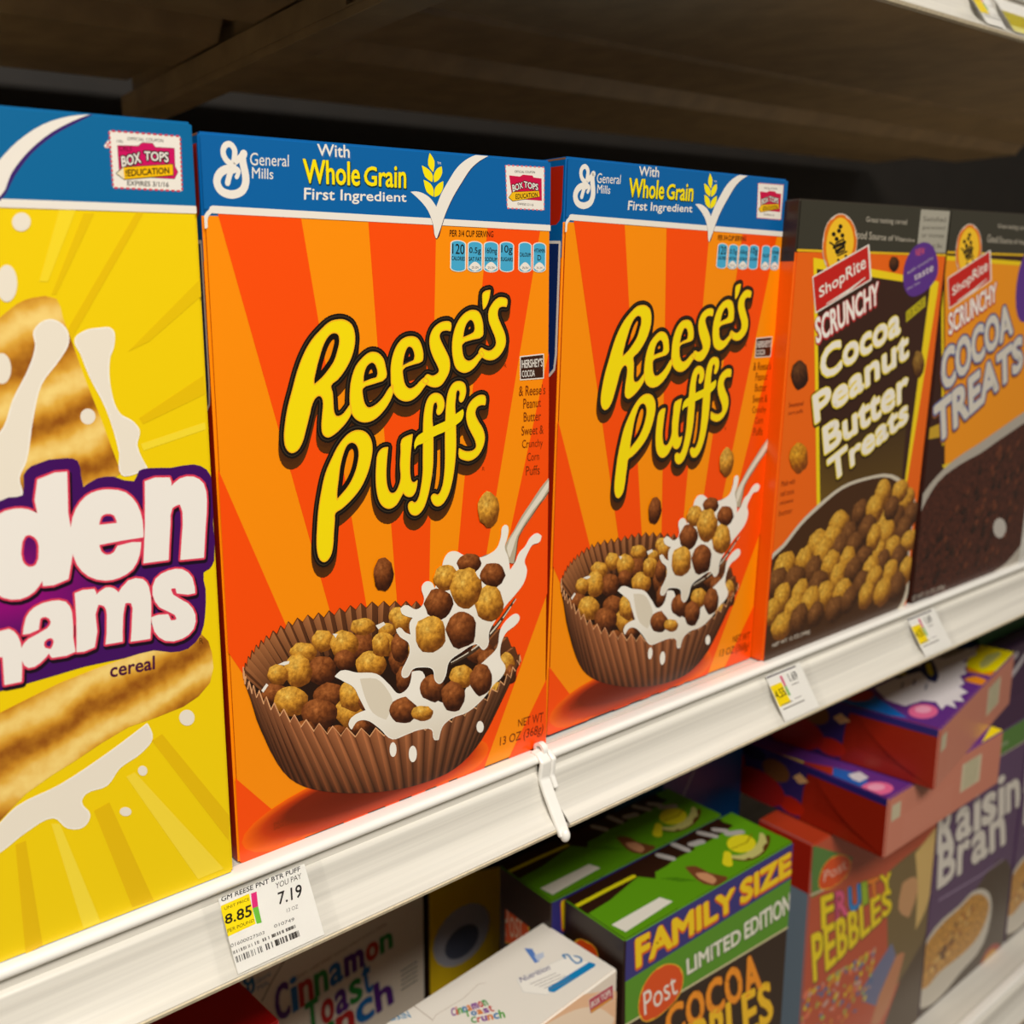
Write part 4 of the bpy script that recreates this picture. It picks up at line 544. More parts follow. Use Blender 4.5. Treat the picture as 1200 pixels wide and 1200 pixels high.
def cocoa_treats_box():
    root, d = carton('S2', 'cereal_box', 'dark brown cocoa treats box with pale blue outlined title, rightmost on the shelf', [(56, 26, 18), (56, 26, 18), (60, 56, 46)], band=(29, (50, 44, 36))); w, dp, h = [q*1000 for q in d]
    A = Art('F', d); store_band(A, w, h); A.build('banner', root)
    B = Art('F', d); B.poly([(-2.2,243.6),(118.7,239.1),(263.2,234.3),(309.4,99.2),(127.5,96.8),(28.5,98.6)], (240, 150, 20), 2); B.poly([(1, 120), (w-1, 120), (w-1, 150), (1, 128)], (200, 160, 40), 1.5); B.stroke([(-2.2,226.9),(22.6,114.6)], 3, (240, 206, 10), 3); B.stroke([(-3.1,242.4),(118.9,238.5),(263.2,234.3)], 3, (240, 206, 10), 3)
    B.poly([(24.6,99.1),(125.7,103.6),(301.5,122.3),(314.8,83.4),(164.1,72.0),(66.9,58.6)], (228, 196, 30), 2.5)
    B.build('panel_print', root)
    dx = [(5.3,228.7)][0][0]-[(18.7,230.8)][0][0]; dy = [(5.3,228.7)][0][1]-[(18.7,230.8)][0][1]
    sh = lambda q: [(x+dx, y+dy) for x, y in q]
    T2_ = {k_: (sh(v_) if k_ not in ('cart', 'dots') else ([(sh(a_), b_2) for a_, b_2 in v_] if k_ == 'cart' else [(e[0]+dx, e[1]+dy, *e[2:]) for e in v_])) for k_, v_ in T1_.items()}
    Cg = Art('F', d); brand_cart(T2_, Cg); Cg.build('cart_badge', root); Cg = Art('F', d); Cg.oval(([(123.0,223.5)][0][0]+6, [(123.0,223.5)][0][1], 19, 0, 0, 28), (92, 48, 140), 6)
    Cg.build('new_sticker', root)
    T = Art('F', d)
    for t, Q in (('COCOA', [(13.1,150.7),(113.4,188.0),(103.5,211.5),(5.1,180.1)]), ('TREATS', [(11.2,113.4),(137.9,161.2),(129.7,187.3),(2.6,142.9)])): T.text(t, Q, (214, 208, 196), 9, .07, [(1.3, (60, 84, 150), 8, 0, 0), (2.2, (150, 90, 30), 7, .2, -.6)])
    T.build('title_lettering', root)
    P = Art('F', d); P.poly([(-4.6,75.7),(13.5,89.6),(44.3,101.5),(77.7,108.7),(112.7,117.2),(202.3,130.8),(298.8,75.1),(242.9,-5.8),(154.4,0.3),(-4.0,14.3),(-13.1,46.0)], (176, 168, 156), 4, 3); P.poly([(1.3,70.0),(20.5,87.0),(52.3,96.4),(83.1,101.3),(118.4,109.7),(205.1,121.3),(288.6,76.2),(160.4,8.8),(141.6,2.6),(-3.5,11.7),(-12.5,42.6)], (74, 34, 22), 4.5, 3, mat=3)
    P.text('NET WT 12 OZ (340g)', [(-3.3,2.3),(48.5,2.2),(47.5,6.8),(-4.1,6.7)], (190, 180, 168), 9, .01); P.oval([(130.0,36.3,11.6,-1.8,-2.1,8.4)][0], (190, 184, 176), 6)
    R_ = random.Random(2)
    for i in range(150):
        x, yy = R_.uniform(8, w-14), R_.uniform(10, 104)
        if yy > 30+(x+12)*.62 or (x > 120 and yy < (x-120)*1.2): continue
        c = R_.choice(((104, 50, 32), (72, 34, 22), (128, 66, 40))); P.puff((x, yy, 3.4, 0, 0, 4.2), 5+i*.01, c, tuple(q*.75 for q in c), tuple(q*.4 for q in c), seed=i)
    P.build('bowl_of_puffs_picture', root)
cocoa_treats_box()

# ================================================================ lower shelf
def wordart(A, word, cols, Q, k, bold, outs):
    """a word with a colour for each letter, laid along the quad"""
    wd = [{'i': .5, 'I': .5, 'l': .45, 't': .7, 'r': .75, 'm': 1.5, 'W': 1.5, 'M': 1.3}.get(ch, 1) for ch in word]; tot = sum(wd); x = 0
    L_ = lambda a, b, t: (a[0]+(b[0]-a[0])*t, a[1]+(b[1]-a[1])*t)
    for ch, ww, c in zip(word, wd, cols):
        a, b = x/tot, (x+ww*.92)/tot; x += ww; bl, br, tr, tl = L_(Q[0], Q[1], a), L_(Q[0], Q[1], b), L_(Q[3], Q[2], b), L_(Q[3], Q[2], a)
        if ch in 'acemnorsuv': tl, tr = L_(bl, tl, .74), L_(br, tr, .74)
        A.text(ch, [bl, br, tr, tl], c, k, bold, outs)
def post_oval(A, q, k=5):
    A.poly(q, (222, 80, 20), k, 3, edge=((1.2, (240, 190, 50), k-.2),)); return A
def pebbles_box():
    root, d = carton('C1', 'cereal_box', 'green topped family size cocoa box at the lower shelf front', [(48, 30, 18), (40, 22, 14), (88, 146, 16)]); w, dp, h = [q*1000 for q in d]
    A = Art('T', d); A.add([(1, 1), (w-1, 1), (w-1, dp-1), (1, dp-1)], [(0, 1, 2, 3)], (88, 146, 16), 1)
    A.poly([(-10.2,51.4),(34.3,51.8),(70.0,48.6),(82.1,49.2),(164.8,46.7),(166.1,60.7),(145.5,68.5),(-6.0,62.4)]+[(1, dp-1)], (44, 22, 12), 2); A.poly([(-10.2,51.4),(-4.8,31.2),(23.0,32.5),(58.1,38.7),(66.6,29.4),(71.4,35.0),(92.3,35.2),(114.3,30.3),(118.5,38.8),(153.6,33.4),(166.0,38.4),(163.5,47.6),(70.4,54.6)], (44, 22, 12), 2.1); A.poly([(67.4,31.9),(94.4,36.9),(122.1,36.1),(157.2,37.7),(169.9,39.2),(184.4,1.8),(114.8,1.5),(51.7,0.5)], (88, 146, 16), 2.5)
    A.add([(4.4,15.1),(51.7,15.2),(54.8,7.4),(6.2,5.2)], [(0, 1, 2, 3)], (224, 220, 208), 3)
    A.stroke([(0.5,41.4),(12.2,41.3),(31.5,41.2),(56.4,40.6)], 3, (214, 206, 20), 3)
    A.build('top_print', root)
    B = Art('T', d); 
    for a, b in zip([(90.2,46.4),(109.7,48.7),(119.5,41.4),(137.3,47.2),(149.7,43.3),(152.3,34.3)], [(94.3,38.6),(111.4,39.0),(129.1,39.4),(142.4,38.1),(154.8,37.8),(162.9,30.0)]): B.stroke([a, b], 5.5, (168, 164, 160), 4)
    B.oval([(149.5,20.9,8.3,-6.2,10.2,6.9)][0], (214, 204, 30), 5); B.stroke([(128.9,16.2),(134.9,10.1),(147.9,8.7),(162.9,12.6),(172.2,19.5)], [3, 6, 7, 6, 3], (190, 186, 110), 4.6, sm=3); B.stroke([(126.5,16.3),(133.4,7.4),(147.9,5.4),(162.9,9.2),(173.4,15.1)], 3, (90, 54, 20), 4.4, sm=3); B.stroke([(131.1,19.5),(119.9,11.7)], [5, 7], (214, 204, 30), 5)
    B.stroke([(138.1,20.9),(153.7,19.4),(166.6,23.7)], .8, (130, 110, 10), 5.5); B.poly([(93.0,26.8),(100.0,23.3),(100.7,13.4),(107.0,2.7),(95.3,-0.5),(87.1,6.9),(89.3,18.8)], (110, 62, 34), 4, 2); B.poly([(92.6,17.8),(99.1,14.0),(98.1,4.8),(91.7,3.5),(89.8,12.3)], (196, 140, 100), 4.3, 2)
    for i in range(4): B.stroke([(p[0]+i*2.2, p[1]-i*2.8) for p in [(69.0,27.7),(79.3,21.6)]], .9, (60, 110, 10), 3.4)
    B.build('top_badge', root)
    F = Art('F', d)
    F.add([(0.8,300.5),(185.3,300.6),(182.0,332.1),(-0.5,330.5)], [(0, 1, 2, 3)], (54, 50, 122), 1); F.add([(1, h-2.5), (w-1, h-2.5), (w-1, h-1), (1, h-1)], [(0, 1, 2, 3)], (54, 50, 122), 1)
    F.add([(2.0,269.7),(188.0,261.3),(185.3,300.6),(0.8,300.5)], [(0, 1, 2, 3)], (88, 146, 34), 1.2); F.stroke([(-2.7,269.0),(188.1,260.6)], 1.6, (216, 206, 160), 2)
    F.text('FAMILY', [(10.5,305.5),(113.9,304.9),(111.5,322.0),(8.7,327.5)], (246, 206, 20), 5, .07, [(1.1, (214, 96, 20), 4, .3, -.9)]); F.text('SIZE', [(119.4,304.7),(181.3,304.5),(178.5,323.8),(117.2,324.0)], (246, 206, 20), 5, .07, [(1.1, (214, 96, 20), 4, .3, -.9)])
    F.text('LIMITED', [(63.1,276.1),(122.9,274.3),(121.2,286.7),(61.4,288.9)], (232, 230, 214), 5, .05, [(.5, (70, 110, 20), 4, .3, -.4)]); F.text('EDITION', [(126.9,274.1),(183.9,272.5),(181.4,289.9),(125.1,288.4)], (232, 230, 214), 5, .05, [(.5, (70, 110, 20), 4, .3, -.4)])
    F.build('family_size_band', root)
    G = Art('F', d); post_oval(G, [(14.5,275.9),(18.0,288.6),(31.6,295.7),(49.0,290.4),(57.8,280.3),(56.3,266.0),(42.0,260.2),(24.9,260.6),(17.7,265.9)]); G.text('Post', [(20.4,266.7),(53.9,267.2),(49.3,285.4),(18.2,284.4)], (240, 232, 220), 6, .0); G.build('brand_oval', root)
    T = Art('F', d); wordart(T, 'COCOA', [(246, 150, 30)]*5, [(43.9,235.5),(154.8,222.8),(144.6,258.3),(40.5,260.9)], 5, .06, [(1.0, (96, 44, 10), 4, .4, -.6)]); wordart(T, 'PEBBLES', [(248, 196, 30)]*7, [(36.9,193.3),(172.4,188.3),(163.3,226.3),(34.4,240.4)], 5, .06, [(1.0, (96, 44, 10), 4, .4, -.6)]); T.build('title_lettering', root)
    L_ = Art('L', d); post_oval(L_, [(42.4,299.9),(39.1,306.6),(32.5,309.8),(23.8,309.5),(22.8,300.2),(32.2,296.8),(40.4,295.5)], 2); L_.text('Post', [(36, h-52), (12, h-52), (12, h-40), (36, h-40)], (230, 200, 170), 3); L_.build('side_print', root)
    return root
C1 = pebbles_box(); C2 = copy_tree(C1); x, y, z, yaw, tilt = POSE['C2'][:5]; C2.location = (x, y, z+Z0); C2.rotation_euler = (0, 0, yaw)
C1['group'] = C2['group'] = 'green topped cocoa boxes'; C2['label'] = 'second green topped cocoa box, directly behind the family size one'
for ch in C2.children:
    if ch.name.startswith('side_print'):
        bpy.data.objects.remove(ch); break
S_ = Art('L', (.1816, .045, .30)); post_oval(S_, [(53.5,286.9),(48.5,304.0),(41.5,310.6),(32.8,312.2),(24.3,307.9),(21.2,299.2),(22.4,291.9),(30.8,281.5),(43.9,273.5),(48.4,273.5),(52.4,279.3)], 2); S_.text('Post', [(44.8,277.0),(27.5,286.2),(26.0,309.5),(46.7,301.6)], (230, 190, 160), 3); S_.build('side_print', C2)
def toast_top_box():
    root, d = carton('T1', 'cereal_box', 'white cinnamon cereal box seen from above, left of the green topped box', [(236, 222, 206), (232, 226, 216), (236, 230, 220)]); w, dp, h = [q*1000 for q in d]
    A = Art('T', d); A.stroke([(71.7,68.8),(72.9,44.0)], .4, (150, 130, 110), 1); A.stroke([(72.1,43.1),(77.1,45.3),(84.3,45.0),(99.0,44.3),(114.3,46.8),(118.6,44.7)], .3, (180, 165, 150), 1); A.build('flap_crease', root)
    B = Art('T', d); B.text('WHOLE', [(42.2,67.9),(56.1,66.0),(57.5,71.0),(43.1,72.5)], (160, 180, 190), 2, .01); B.text('GRAIN', [(53.2,59.2),(65.0,53.0),(66.0,59.0),(50.7,61.3)], (20, 130, 180), 2, .02)
    cc = [(130, 50, 150), (200, 60, 40), (70, 160, 40), (30, 120, 180), (220, 120, 20), (130, 50, 150), (200, 50, 50), (60, 150, 60)]
    wordart(B, 'Cinnamon', cc, [(83.2,38.2),(106.8,30.4),(108.9,37.0),(87.2,43.3)], 2, .06, ()); wordart(B, 'Toast', cc[2:], [(88.9,32.6),(105.6,24.8),(107.6,29.7),(91.5,36.8)], 2, .06, ()); wordart(B, 'Crunch', cc[::-1], [(88.4,27.0),(106.9,17.2),(110.9,22.9),(91.0,30.8)], 2, .06, ())
    B.build('small_title', root)
    C_ = Art('T', d); C_.poly([(135.1,33.9),(177.8,26.8),(181.9,11.1),(139.2,13.9),(130.2,24.4)], (246, 242, 234), 2, edge=((.3, (170, 180, 190), 1.6),)); C_.text('Nutrition', [(134.9,30.7),(157.7,26.6),(160.5,30.4),(137.5,34.5)], (90, 84, 130), 3, .02)
    for i in range(5): C_.stroke([(p[0]+i*1.2, p[1]-i*2.6) for p in [(138.3,26.2),(157.8,22.2)]], .4, (130, 120, 120), 3)
    C_.poly([(144.0,17.1),(181.4,15.1),(183.0,11.4),(180.8,10.3),(144.0,12.2),(141.9,14.8)], (20, 130, 190), 3); C_.stroke([(172.7,27.1),(173.6,29.9),(176.3,28.5),(174.9,23.8),(174.2,19.5),(178.1,18.8),(180.3,21.4),(178.7,24.6)], 1.3, (20, 120, 180), 3, sm=3)
    C_.build('nutrition_panel', root)
    E_ = Art('T', d); E_.poly([(160.1,50.3),(163.6,46.8),(158.2,35.9),(154.7,36.6)], (90, 130, 200), 2); E_.poly([(159.4,41.6),(166.6,40.1),(163.6,36.6),(157.3,36.7)], (190, 200, 220), 2.3); E_.build('blue_mark', root)
    F = Art('F', d); F.poly([(97.6,320.4),(122.0,318.0),(147.9,312.5),(167.1,305.1),(191.0,292.4),(192.0,269.3),(177.3,257.1),(97.8,303.7)], (244, 196, 156), 1, 3); F.poly([(122.2,308.4),(148.1,303.6),(170.3,293.4),(188.2,275.5),(177.0,265.5),(122.4,296.9)], (250, 226, 200), 1.5, 3)
    F.poly([(161.7,303.1),(185.1,301.1),(186.1,290.5),(163.4,292.9)], (190, 60, 84), 3, edge=((.9, WHT, 2.6),)); F.poly([(163.3,294.9),(184.6,292.8),(184.6,290.7),(164.2,292.4)], (222, 150, 60), 3.6); F.text('BOX TOPS', [(164.1,296.2),(183.9,294.5),(183.1,299.6),(163.7,300.6)], WHT, 4, .03); F.build('front_print', root)
toast_top_box()
def toast_front_box():
    root, d = carton('TB', 'cereal_box', 'shaded cinnamon toast cereal box with rainbow title, below the price label', [(240, 226, 206), (236, 222, 200), (236, 222, 200)]); w, dp, h = [q*1000 for q in d]
    A = Art('F', d); cc = [(90, 40, 130), (30, 110, 180), (190, 40, 40), (40, 140, 60), (30, 110, 180), (90, 40, 130), (200, 60, 40), (40, 140, 60)]
    O_ = [(1.6, (226, 214, 198), 3, 0, 0)]
    wordart(A, 'Cinnamon', cc, [(58.5,227.2),(161.0,243.0),(160.1,261.5),(57.2,257.2)], 5, .07, O_); wordart(A, 'Toast', cc[3:4]+cc[2:3]+cc[:1]+cc[3:4]+cc[1:2], [(82.7,203.2),(141.8,214.3),(138.6,241.1),(81.5,231.8)], 5, .07, O_); wordart(A, 'Crunch', [cc[0], cc[2], cc[3], cc[2], cc[1], cc[0]], [(58.2,181.1),(161.3,195.1),(157.8,221.4),(59.5,208.3)], 5, .07, O_)
    A.text('CRISPY, SWEETENED WHOLE WHEAT & RICE CEREAL', [(75.4,253.5),(154.8,263.3),(154.9,266.1),(75.0,256.9)], (150, 110, 70), 4); A.build('title_lettering', root)
    B = Art('F', d); B.stroke([(71.9,279.5),(55.1,260.4),(47.9,250.5)], 1, (120, 100, 80), 3); B.stroke([(37.1,274.5),(35.5,272.0),(39.0,268.1),(41.3,271.4),(41.9,262.3),(38.6,260.6),(37.8,266.5)], 2.4, (30, 110, 160), 4, sm=3); B.text('General', [(44.3,265.6),(55.5,267.0),(55.2,271.1),(44.5,269.9)], (60, 110, 150), 4); B.text('Mills', [(45.1,259.7),(54.0,260.9),(53.8,265.1),(44.9,264.0)], (60, 110, 150), 4)
    for i in range(5): B.stroke([(p[0], p[1]-i*4) for p in [(167.2,218.2),(182.3,219.9)]], 1.0, (90, 90, 70), 4)
    B.build('maker_logo', root)
toast_front_box()
def plain_box(key, label, cols, fn, group=None, part='front_print'):
    root, d = carton(key, 'cereal_box', label, cols, group)
    A = Art('F', d); fn(A, *[q*1000 for q in d]); A.build(part, root); return root, d
def f_honey(A, w, dp, h):
    A.add([(1, 1), (w-1, 1), (w-1, h-70), (1, h-50)], [(0, 1, 2, 3)], (246, 206, 30), 1); A.add([(1, h-50), (w-1, h-70), (w-1, h-1), (1, h-1)], [(0, 1, 2, 3)], (50, 28, 14), 1); A.stroke([(1, h-46), (w/2, h-44), (w-1, h-58)], 5, (120, 90, 40), 2, sm=3)
    A.oval((w*.38, h-112, 30, 0, 0, 26), (190, 190, 200), 3); A.oval((w*.38, h-118, 18, 0, 0, 14), (90, 96, 116), 4)
plain_box('HY', 'dim yellow and brown cereal box deep behind the white boxes', [(60, 36, 18), (50, 30, 16), (60, 36, 18)], f_honey)
plain_box('RD', 'dark red box corner under the rail at the bottom left', [(190, 10, 16), (170, 10, 14), (180, 10, 16)], lambda A, w, dp, h: A.add([(10, h-30), (w-10, h-30), (w-10, h-24), (10, h-24)], [(0, 1, 2, 3)], (180, 20, 20), 1))
plain_box('BL', 'deep blue cereal box standing in the shade behind the red sided boxes', [(10, 60, 110), (10, 76, 120), (10, 60, 110)], lambda A, w, dp, h: A.stroke([(4, h-90), (30, h-50), (60, h-10)], 2, (120, 140, 150), 2, sm=3))
# the two purple and red cartons lying on top of the standing ones
def lying_box(key, label):
    root, d = carton(key, 'cereal_box', label, [(206, 130, 108), (150, 32, 10), (96, 50, 130)]); w, dp, h = [q*1000 for q in d]
    A = Art('L', d); A.add([(1, h-7), (75, h-7), (75, h-1), (1, h-1)], [(0, 1, 2, 3)], (44, 34, 110), 1)
    A.poly([(72, 1), (dp-1, 1), (dp-1, h-1), (66, h-1), (70, 30)], (52, 36, 100), 2)
    for cx_, cy_, rx, ry, c in ((150, 30, 24, 20, (170, 30, 16)), (112, 14, 26, 16, (160, 26, 14)), (96, 36, 13, 10, (120, 74, 30)), (140, 24, 12, 9, (90, 50, 24)), (170, 38, 10, 8, (96, 60, 30)), (80, 10, 12, 8, (176, 34, 10)), (118, 44, 12, 6, (30, 26, 60)), (185, 16, 16, 14, (130, 26, 14)), (215, 30, 20, 18, (14, 66, 120)), (240, 18, 14, 12, (100, 54, 26)), (262, 34, 14, 14, (12, 60, 110))): A.oval((cx_, cy_, rx, 0, 0, ry), c, 3+cx_/400)
    A.poly([(66, 38), (74, 33), (80, 37), (74, 43)], (230, 180, 120), 5)
    for i in range(7): A.stroke([(4+i*5, 3+i*2), (30+i*3, 12+i*3), (60, 18+i*4)], .5, (110, 16, 4), 2.5, sm=3)
    A.build('side_print', root)
    F = Art('F', d); F.add([(w*.62, 16), (w*.8, 16), (w*.8, h-10), (w*.62, h-10)], [(0, 1, 2, 3)], (214, 200, 170), 1)
    for i in range(14): F.seg((w*.64, 18+i*1.8), (w*.78, 18+i*1.8), .3, .3, (150, 160, 120), 2)
    F.add([(6, h-22), (20, h-22), (20, h-8), (6, h-8)], [(0, 1, 2, 3)], (200, 190, 160), 1)
    for i in range(6): F.stroke([(26, 8+i*4), (w*.55, 8+i*4)], .8, (214, 146, 124), 1.5)
    F.build('end_print', root)
    T = Art('T', d); T.add([(1, 1), (w-1, 1), (w-1, dp-1), (1, dp-1)], [(0, 1, 2, 3)], (104, 50, 140), 1)
    if key == 'L':
        T.poly([(-16.0,127.1),(-1.3,107.4),(3.7,73.7),(-14.5,65.3),(-30.6,96.8),(-31.9,125.0)], (244, 214, 0), 2); T.poly([(3.7,73.7),(13.8,53.6),(1.8,46.8),(-14.5,65.3)], (180, 50, 30), 3); T.poly([(-12.9,61.6),(13.8,53.6),(21.1,32.2),(-4.8,4.1),(-12.9,18.8)], (24, 100, 190), 2.5)
        T.oval([(8.5,13.8,10.3,-7.7,10.3,5.4)][0], (240, 110, 160), 6.4); T.oval([(9.8,15.2,5.7,-4.2,5.2,2.7)][0], (250, 170, 200), 7); T.poly([(11.5,39.5),(24.1,36.3),(20.2,26.8),(7.3,27.3),(7.2,33.4)], (225, 220, 226), 6)
        T.poly([(121.0,-4.1),(160.3,0.9),(213.3,13.2),(209.7,1.9),(201.0,-0.6),(151.3,-2.9)], (250, 232, 0), 3); T.build('splash_picture', root); return root
    T.poly([(9.1,84.6),(33.0,59.2),(4.9,25.0),(-11.7,67.3)], (20, 110, 200), 2); T.poly([(22.3,79.6),(35.8,74.6),(41.1,64.3),(29.0,59.0),(10.2,65.6),(9.6,75.0)], (180, 50, 30), 2.4, 3)
    T.poly([(166.1,25.3),(229.8,27.8),(239.3,15.1),(234.1,-0.2),(215.0,-4.4),(162.8,0.7),(150.0,8.3),(156.3,22.1)], (250, 232, 0), 3); T.poly([(156.3,22.1),(162.8,0.7),(146.1,0.4),(143.4,18.3)], (240, 150, 10), 3.2); T.poly([(170.2,15.6),(199.5,16.7),(218.1,10.2),(208.2,7.4),(171.6,8.8),(160.5,11.3)], (190, 190, 110), 4)
    T.poly([(122.9,15.4),(137.3,9.8),(133.1,-0.4),(118.7,0.6),(118.2,10.7)], (244, 150, 30), 3.4, 2)
    T.poly([(49.5,64.7),(80.7,60.3),(115.0,53.7),(174.4,66.4),(230.6,53.6),(227.8,32.3),(193.0,23.7),(167.4,29.3),(166.2,24.1),(149.4,22.2),(139.3,17.7),(127.7,20.1),(111.9,12.5),(101.7,14.0),(92.8,4.9),(81.4,8.0),(70.5,1.8),(65.8,9.4),(51.5,2.3),(54.0,10.6),(40.7,10.3),(54.0,18.4),(49.1,27.1),(27.6,34.2),(30.2,48.8)], (238, 232, 236), 3.6)
    T.poly([(143.6,54.8),(157.1,51.2),(115.3,33.3),(97.6,30.7),(98.2,36.7)], (24, 34, 96), 5, 2); T.poly([(137.6,50.5),(145.0,49.0),(119.7,38.6),(109.4,37.6),(116.2,42.4)], (226, 214, 30), 6); T.poly([(87.8,62.6),(111.1,60.0),(129.3,53.1),(115.8,47.8),(94.9,55.0),(84.2,56.5)], (40, 40, 90), 5); T.poly([(89.6,60.7),(105.9,58.4),(100.3,54.2)], (210, 190, 20), 6)
    T.poly([(159.0,49.2),(195.1,44.1),(213.2,36.2),(197.5,34.7),(166.3,41.3)], (150, 140, 130), 5); T.poly([(212.5,48.7),(232.9,41.2),(229.7,30.3),(211.7,30.8),(198.9,40.0)], (24, 40, 110), 5.4)
    for a in [(65.1,48.2),(78.9,42.9),(75.4,32.5)]: T.stroke([a, (a[0]+14, a[1]+3)], 1.2, (70, 80, 120), 6)
    T.oval([(26.7,20.1,8.2,-8.6,15.0,4.4)][0], (240, 110, 160), 6.4); T.oval([(30.4,21.2,4.6,-4.9,7.5,2.2)][0], (250, 170, 200), 7)
    T.build('splash_picture', root)
    return root
lying_box('L', 'lower of two lying cartons, red sided with a purple edge and pink end'); lying_box('U', 'topmost lying carton with purple face, white splash and yellow block')
def f_fruity(A, w, dp, h):
    A.add([(1, 1), (w-1, 1), (w-1, h-1), (1, h-1)], [(0, 1, 2, 3)], (190, 84, 54), 1); A.poly([(3.6,224.4),(-2.2,275.5),(66.2,237.8),(34.4,223.9)], (88, 130, 60), 2); A.stroke([(1.6,228.2),(34.5,222.9)], 2, (210, 190, 160), 2.5)
    A.poly([(129.2,198.8),(159.2,202.3),(190.7,203.7),(223.5,205.1),(235.7,138.4),(210.2,90.6),(165.5,64.4),(141.8,116.5)], (120, 100, 62), 2.2, 2); A.poly([(179.5,199.0),(221.7,214.7),(224.3,177.5),(212.2,127.0),(194.2,111.6),(190.7,156.6)], (214, 180, 110), 2.6, 3); A.poly([(159.6,175.8),(183.9,172.8),(191.1,154.1),(178.6,132.1),(155.8,150.7)], (200, 150, 104), 3, 3)
    A.poly([(96.9,90.5),(149.3,117.6),(163.1,79.4),(135.5,55.8)], (112, 116, 150), 2.4, 2); A.poly([(160.0,99.2),(176.6,95.1),(165.5,64.4),(138.5,35.9),(122.0,44.3)], (196, 130, 90), 3, 2); A.poly([(199.0,107.2),(238.0,125.7),(257.1,20.7),(195.6,-22.2),(134.6,10.0)], (84, 66, 48), 2.1)
    R_ = random.Random(6); q = [(-1.1,139.8),(117.7,73.7),(110.5,45.5),(4.7,86.9)]
    for i in range(150):
        a, b = R_.random(), R_.random(); b = b*b; x = q[0][0]+(q[1][0]-q[0][0])*a; yy = q[0][1]-6-55*b-a*8
        A.oval((x, yy, R_.uniform(1.5, 4), R_.uniform(-1, 1), R_.uniform(-1, 1), R_.uniform(1.5, 3.5)), R_.choice([(222, 196, 40), (226, 120, 90), (200, 160, 150), (90, 110, 150), (214, 150, 40), (170, 180, 80)]), 3+i*.01, 0, 8)
def fruity():
    root, d = plain_box('F', 'orange red fruity cereal box with yellow lettering under the lying cartons', [(186, 84, 56), (120, 136, 150), (180, 60, 30)], f_fruity)
    T = Art('F', d); wordart(T, 'FRUITY', [(240, 214, 20), (220, 90, 130), (40, 130, 200), (150, 180, 40), (230, 130, 40), (240, 214, 20)], [(22.5,186.3),(143.8,177.7),(137.1,196.8),(16.9,219.9)], 6, .06, [(.9, (60, 40, 20), 5, .4, -.6)]); wordart(T, 'PEBBLES', [(240, 214, 20)]*7, [(15.8,137.9),(145.6,153.9),(139.6,180.5),(6.2,188.4)], 6, .08, [(.9, (60, 40, 20), 5, .4, -.6)]); T.build('title_lettering', root)
    G = Art('F', d); post_oval(G, [(13.2,232.4),(17.0,246.8),(31.0,251.3),(51.7,245.0),(62.7,233.0),(57.7,224.8),(41.2,222.2),(24.5,224.3)], 5); G.text('Post', [(20.3,232.6),(56.8,231.2),(52.0,242.2),(19.7,242.7)], (232, 190, 170), 6); G.build('brand_oval', root)
    D = Art('L', d); h = d[2]*1000; D.add([(1, h-45), (49, h-45), (49, h-1), (1, h-1)], [(0, 1, 2, 3)], (170, 34, 16), 2); D.build('side_print', root)
fruity()
def f_raisin(A, w, dp, h):
    A.add([(1, 1), (w-1, 1), (w-1, h-1), (1, h-1)], [(0, 1, 2, 3)], (92, 66, 102), 1); A.poly([(1, 1), (w-1, 1), (w-1, 95), (w*.8, 120), (w*.5, 100), (1, 60)], (74, 58, 44), 1.5, 2)
    A.add([(1, h-25), (w-1, h-27), (w-1, h-1), (1, h-1)], [(0, 1, 2, 3)], (84, 128, 58), 2); A.stroke([(1, h-26), (w-1, h-28)], 1.4, (190, 182, 160), 3); A.stroke([(60, h-14), (140, h-16)], 4, (140, 158, 120), 3)
    A.stroke([(19.0,125.7),(111.7,117.2),(161.4,115.4)], 2, (150, 130, 160), 2)
    A.poly([(-15.2,29.3),(-17.3,42.4),(-14.4,74.2),(15.7,96.4),(68.2,100.5),(95.2,104.6),(132.1,89.6),(146.2,65.5),(135.7,26.3),(85.3,13.5),(41.1,4.3),(9.6,8.7),(-4.6,16.9)], (206, 198, 184), 3, 3)
    A.poly([(-13.7,45.4),(-13.9,71.7),(20.8,91.7),(71.2,96.8),(96.2,100.0),(128.3,84.3),(139.7,65.6),(122.5,42.4),(80.9,35.7),(35.2,36.9),(9.9,31.7)], (206, 150, 60), 4, 3, mat=3)
    R_ = random.Random(8); q = [(7.6,44.9),(99.2,85.1)]
    for i in range(60):
        t = R_.random(); x = q[0][0]+(q[1][0]-q[0][0])*t+R_.uniform(-9, 9)*1.3; yy = q[0][1]+(q[1][1]-q[0][1])*t+R_.uniform(-9, 9)
        A.oval((x, yy, R_.uniform(2, 5), R_.uniform(-2, 2), R_.uniform(-2, 2), R_.uniform(1.5, 3.5)), R_.choice([(190, 120, 40), (222, 170, 80), (230, 190, 110), (96, 50, 24), (170, 100, 30)]), 5+i*.01, 3, 9)
    A.poly([(125.2,-41.9),(128.4,-9.3),(143.7,12.4),(175.0,8.8),(184.7,-11.5),(176.6,-45.4),(148.7,-58.7)], (160, 64, 50), 3, 2); A.poly([(133.8,-11.8),(144.9,6.6),(171.2,2.6),(171.3,-21.4),(147.4,-28.8)], (206, 150, 50), 4, 2); A.poly([(38.3,-29.3),(67.7,-16.2),(115.0,-16.0),(125.2,-41.9),(99.8,-60.7)], (150, 124, 40), 3, 2)
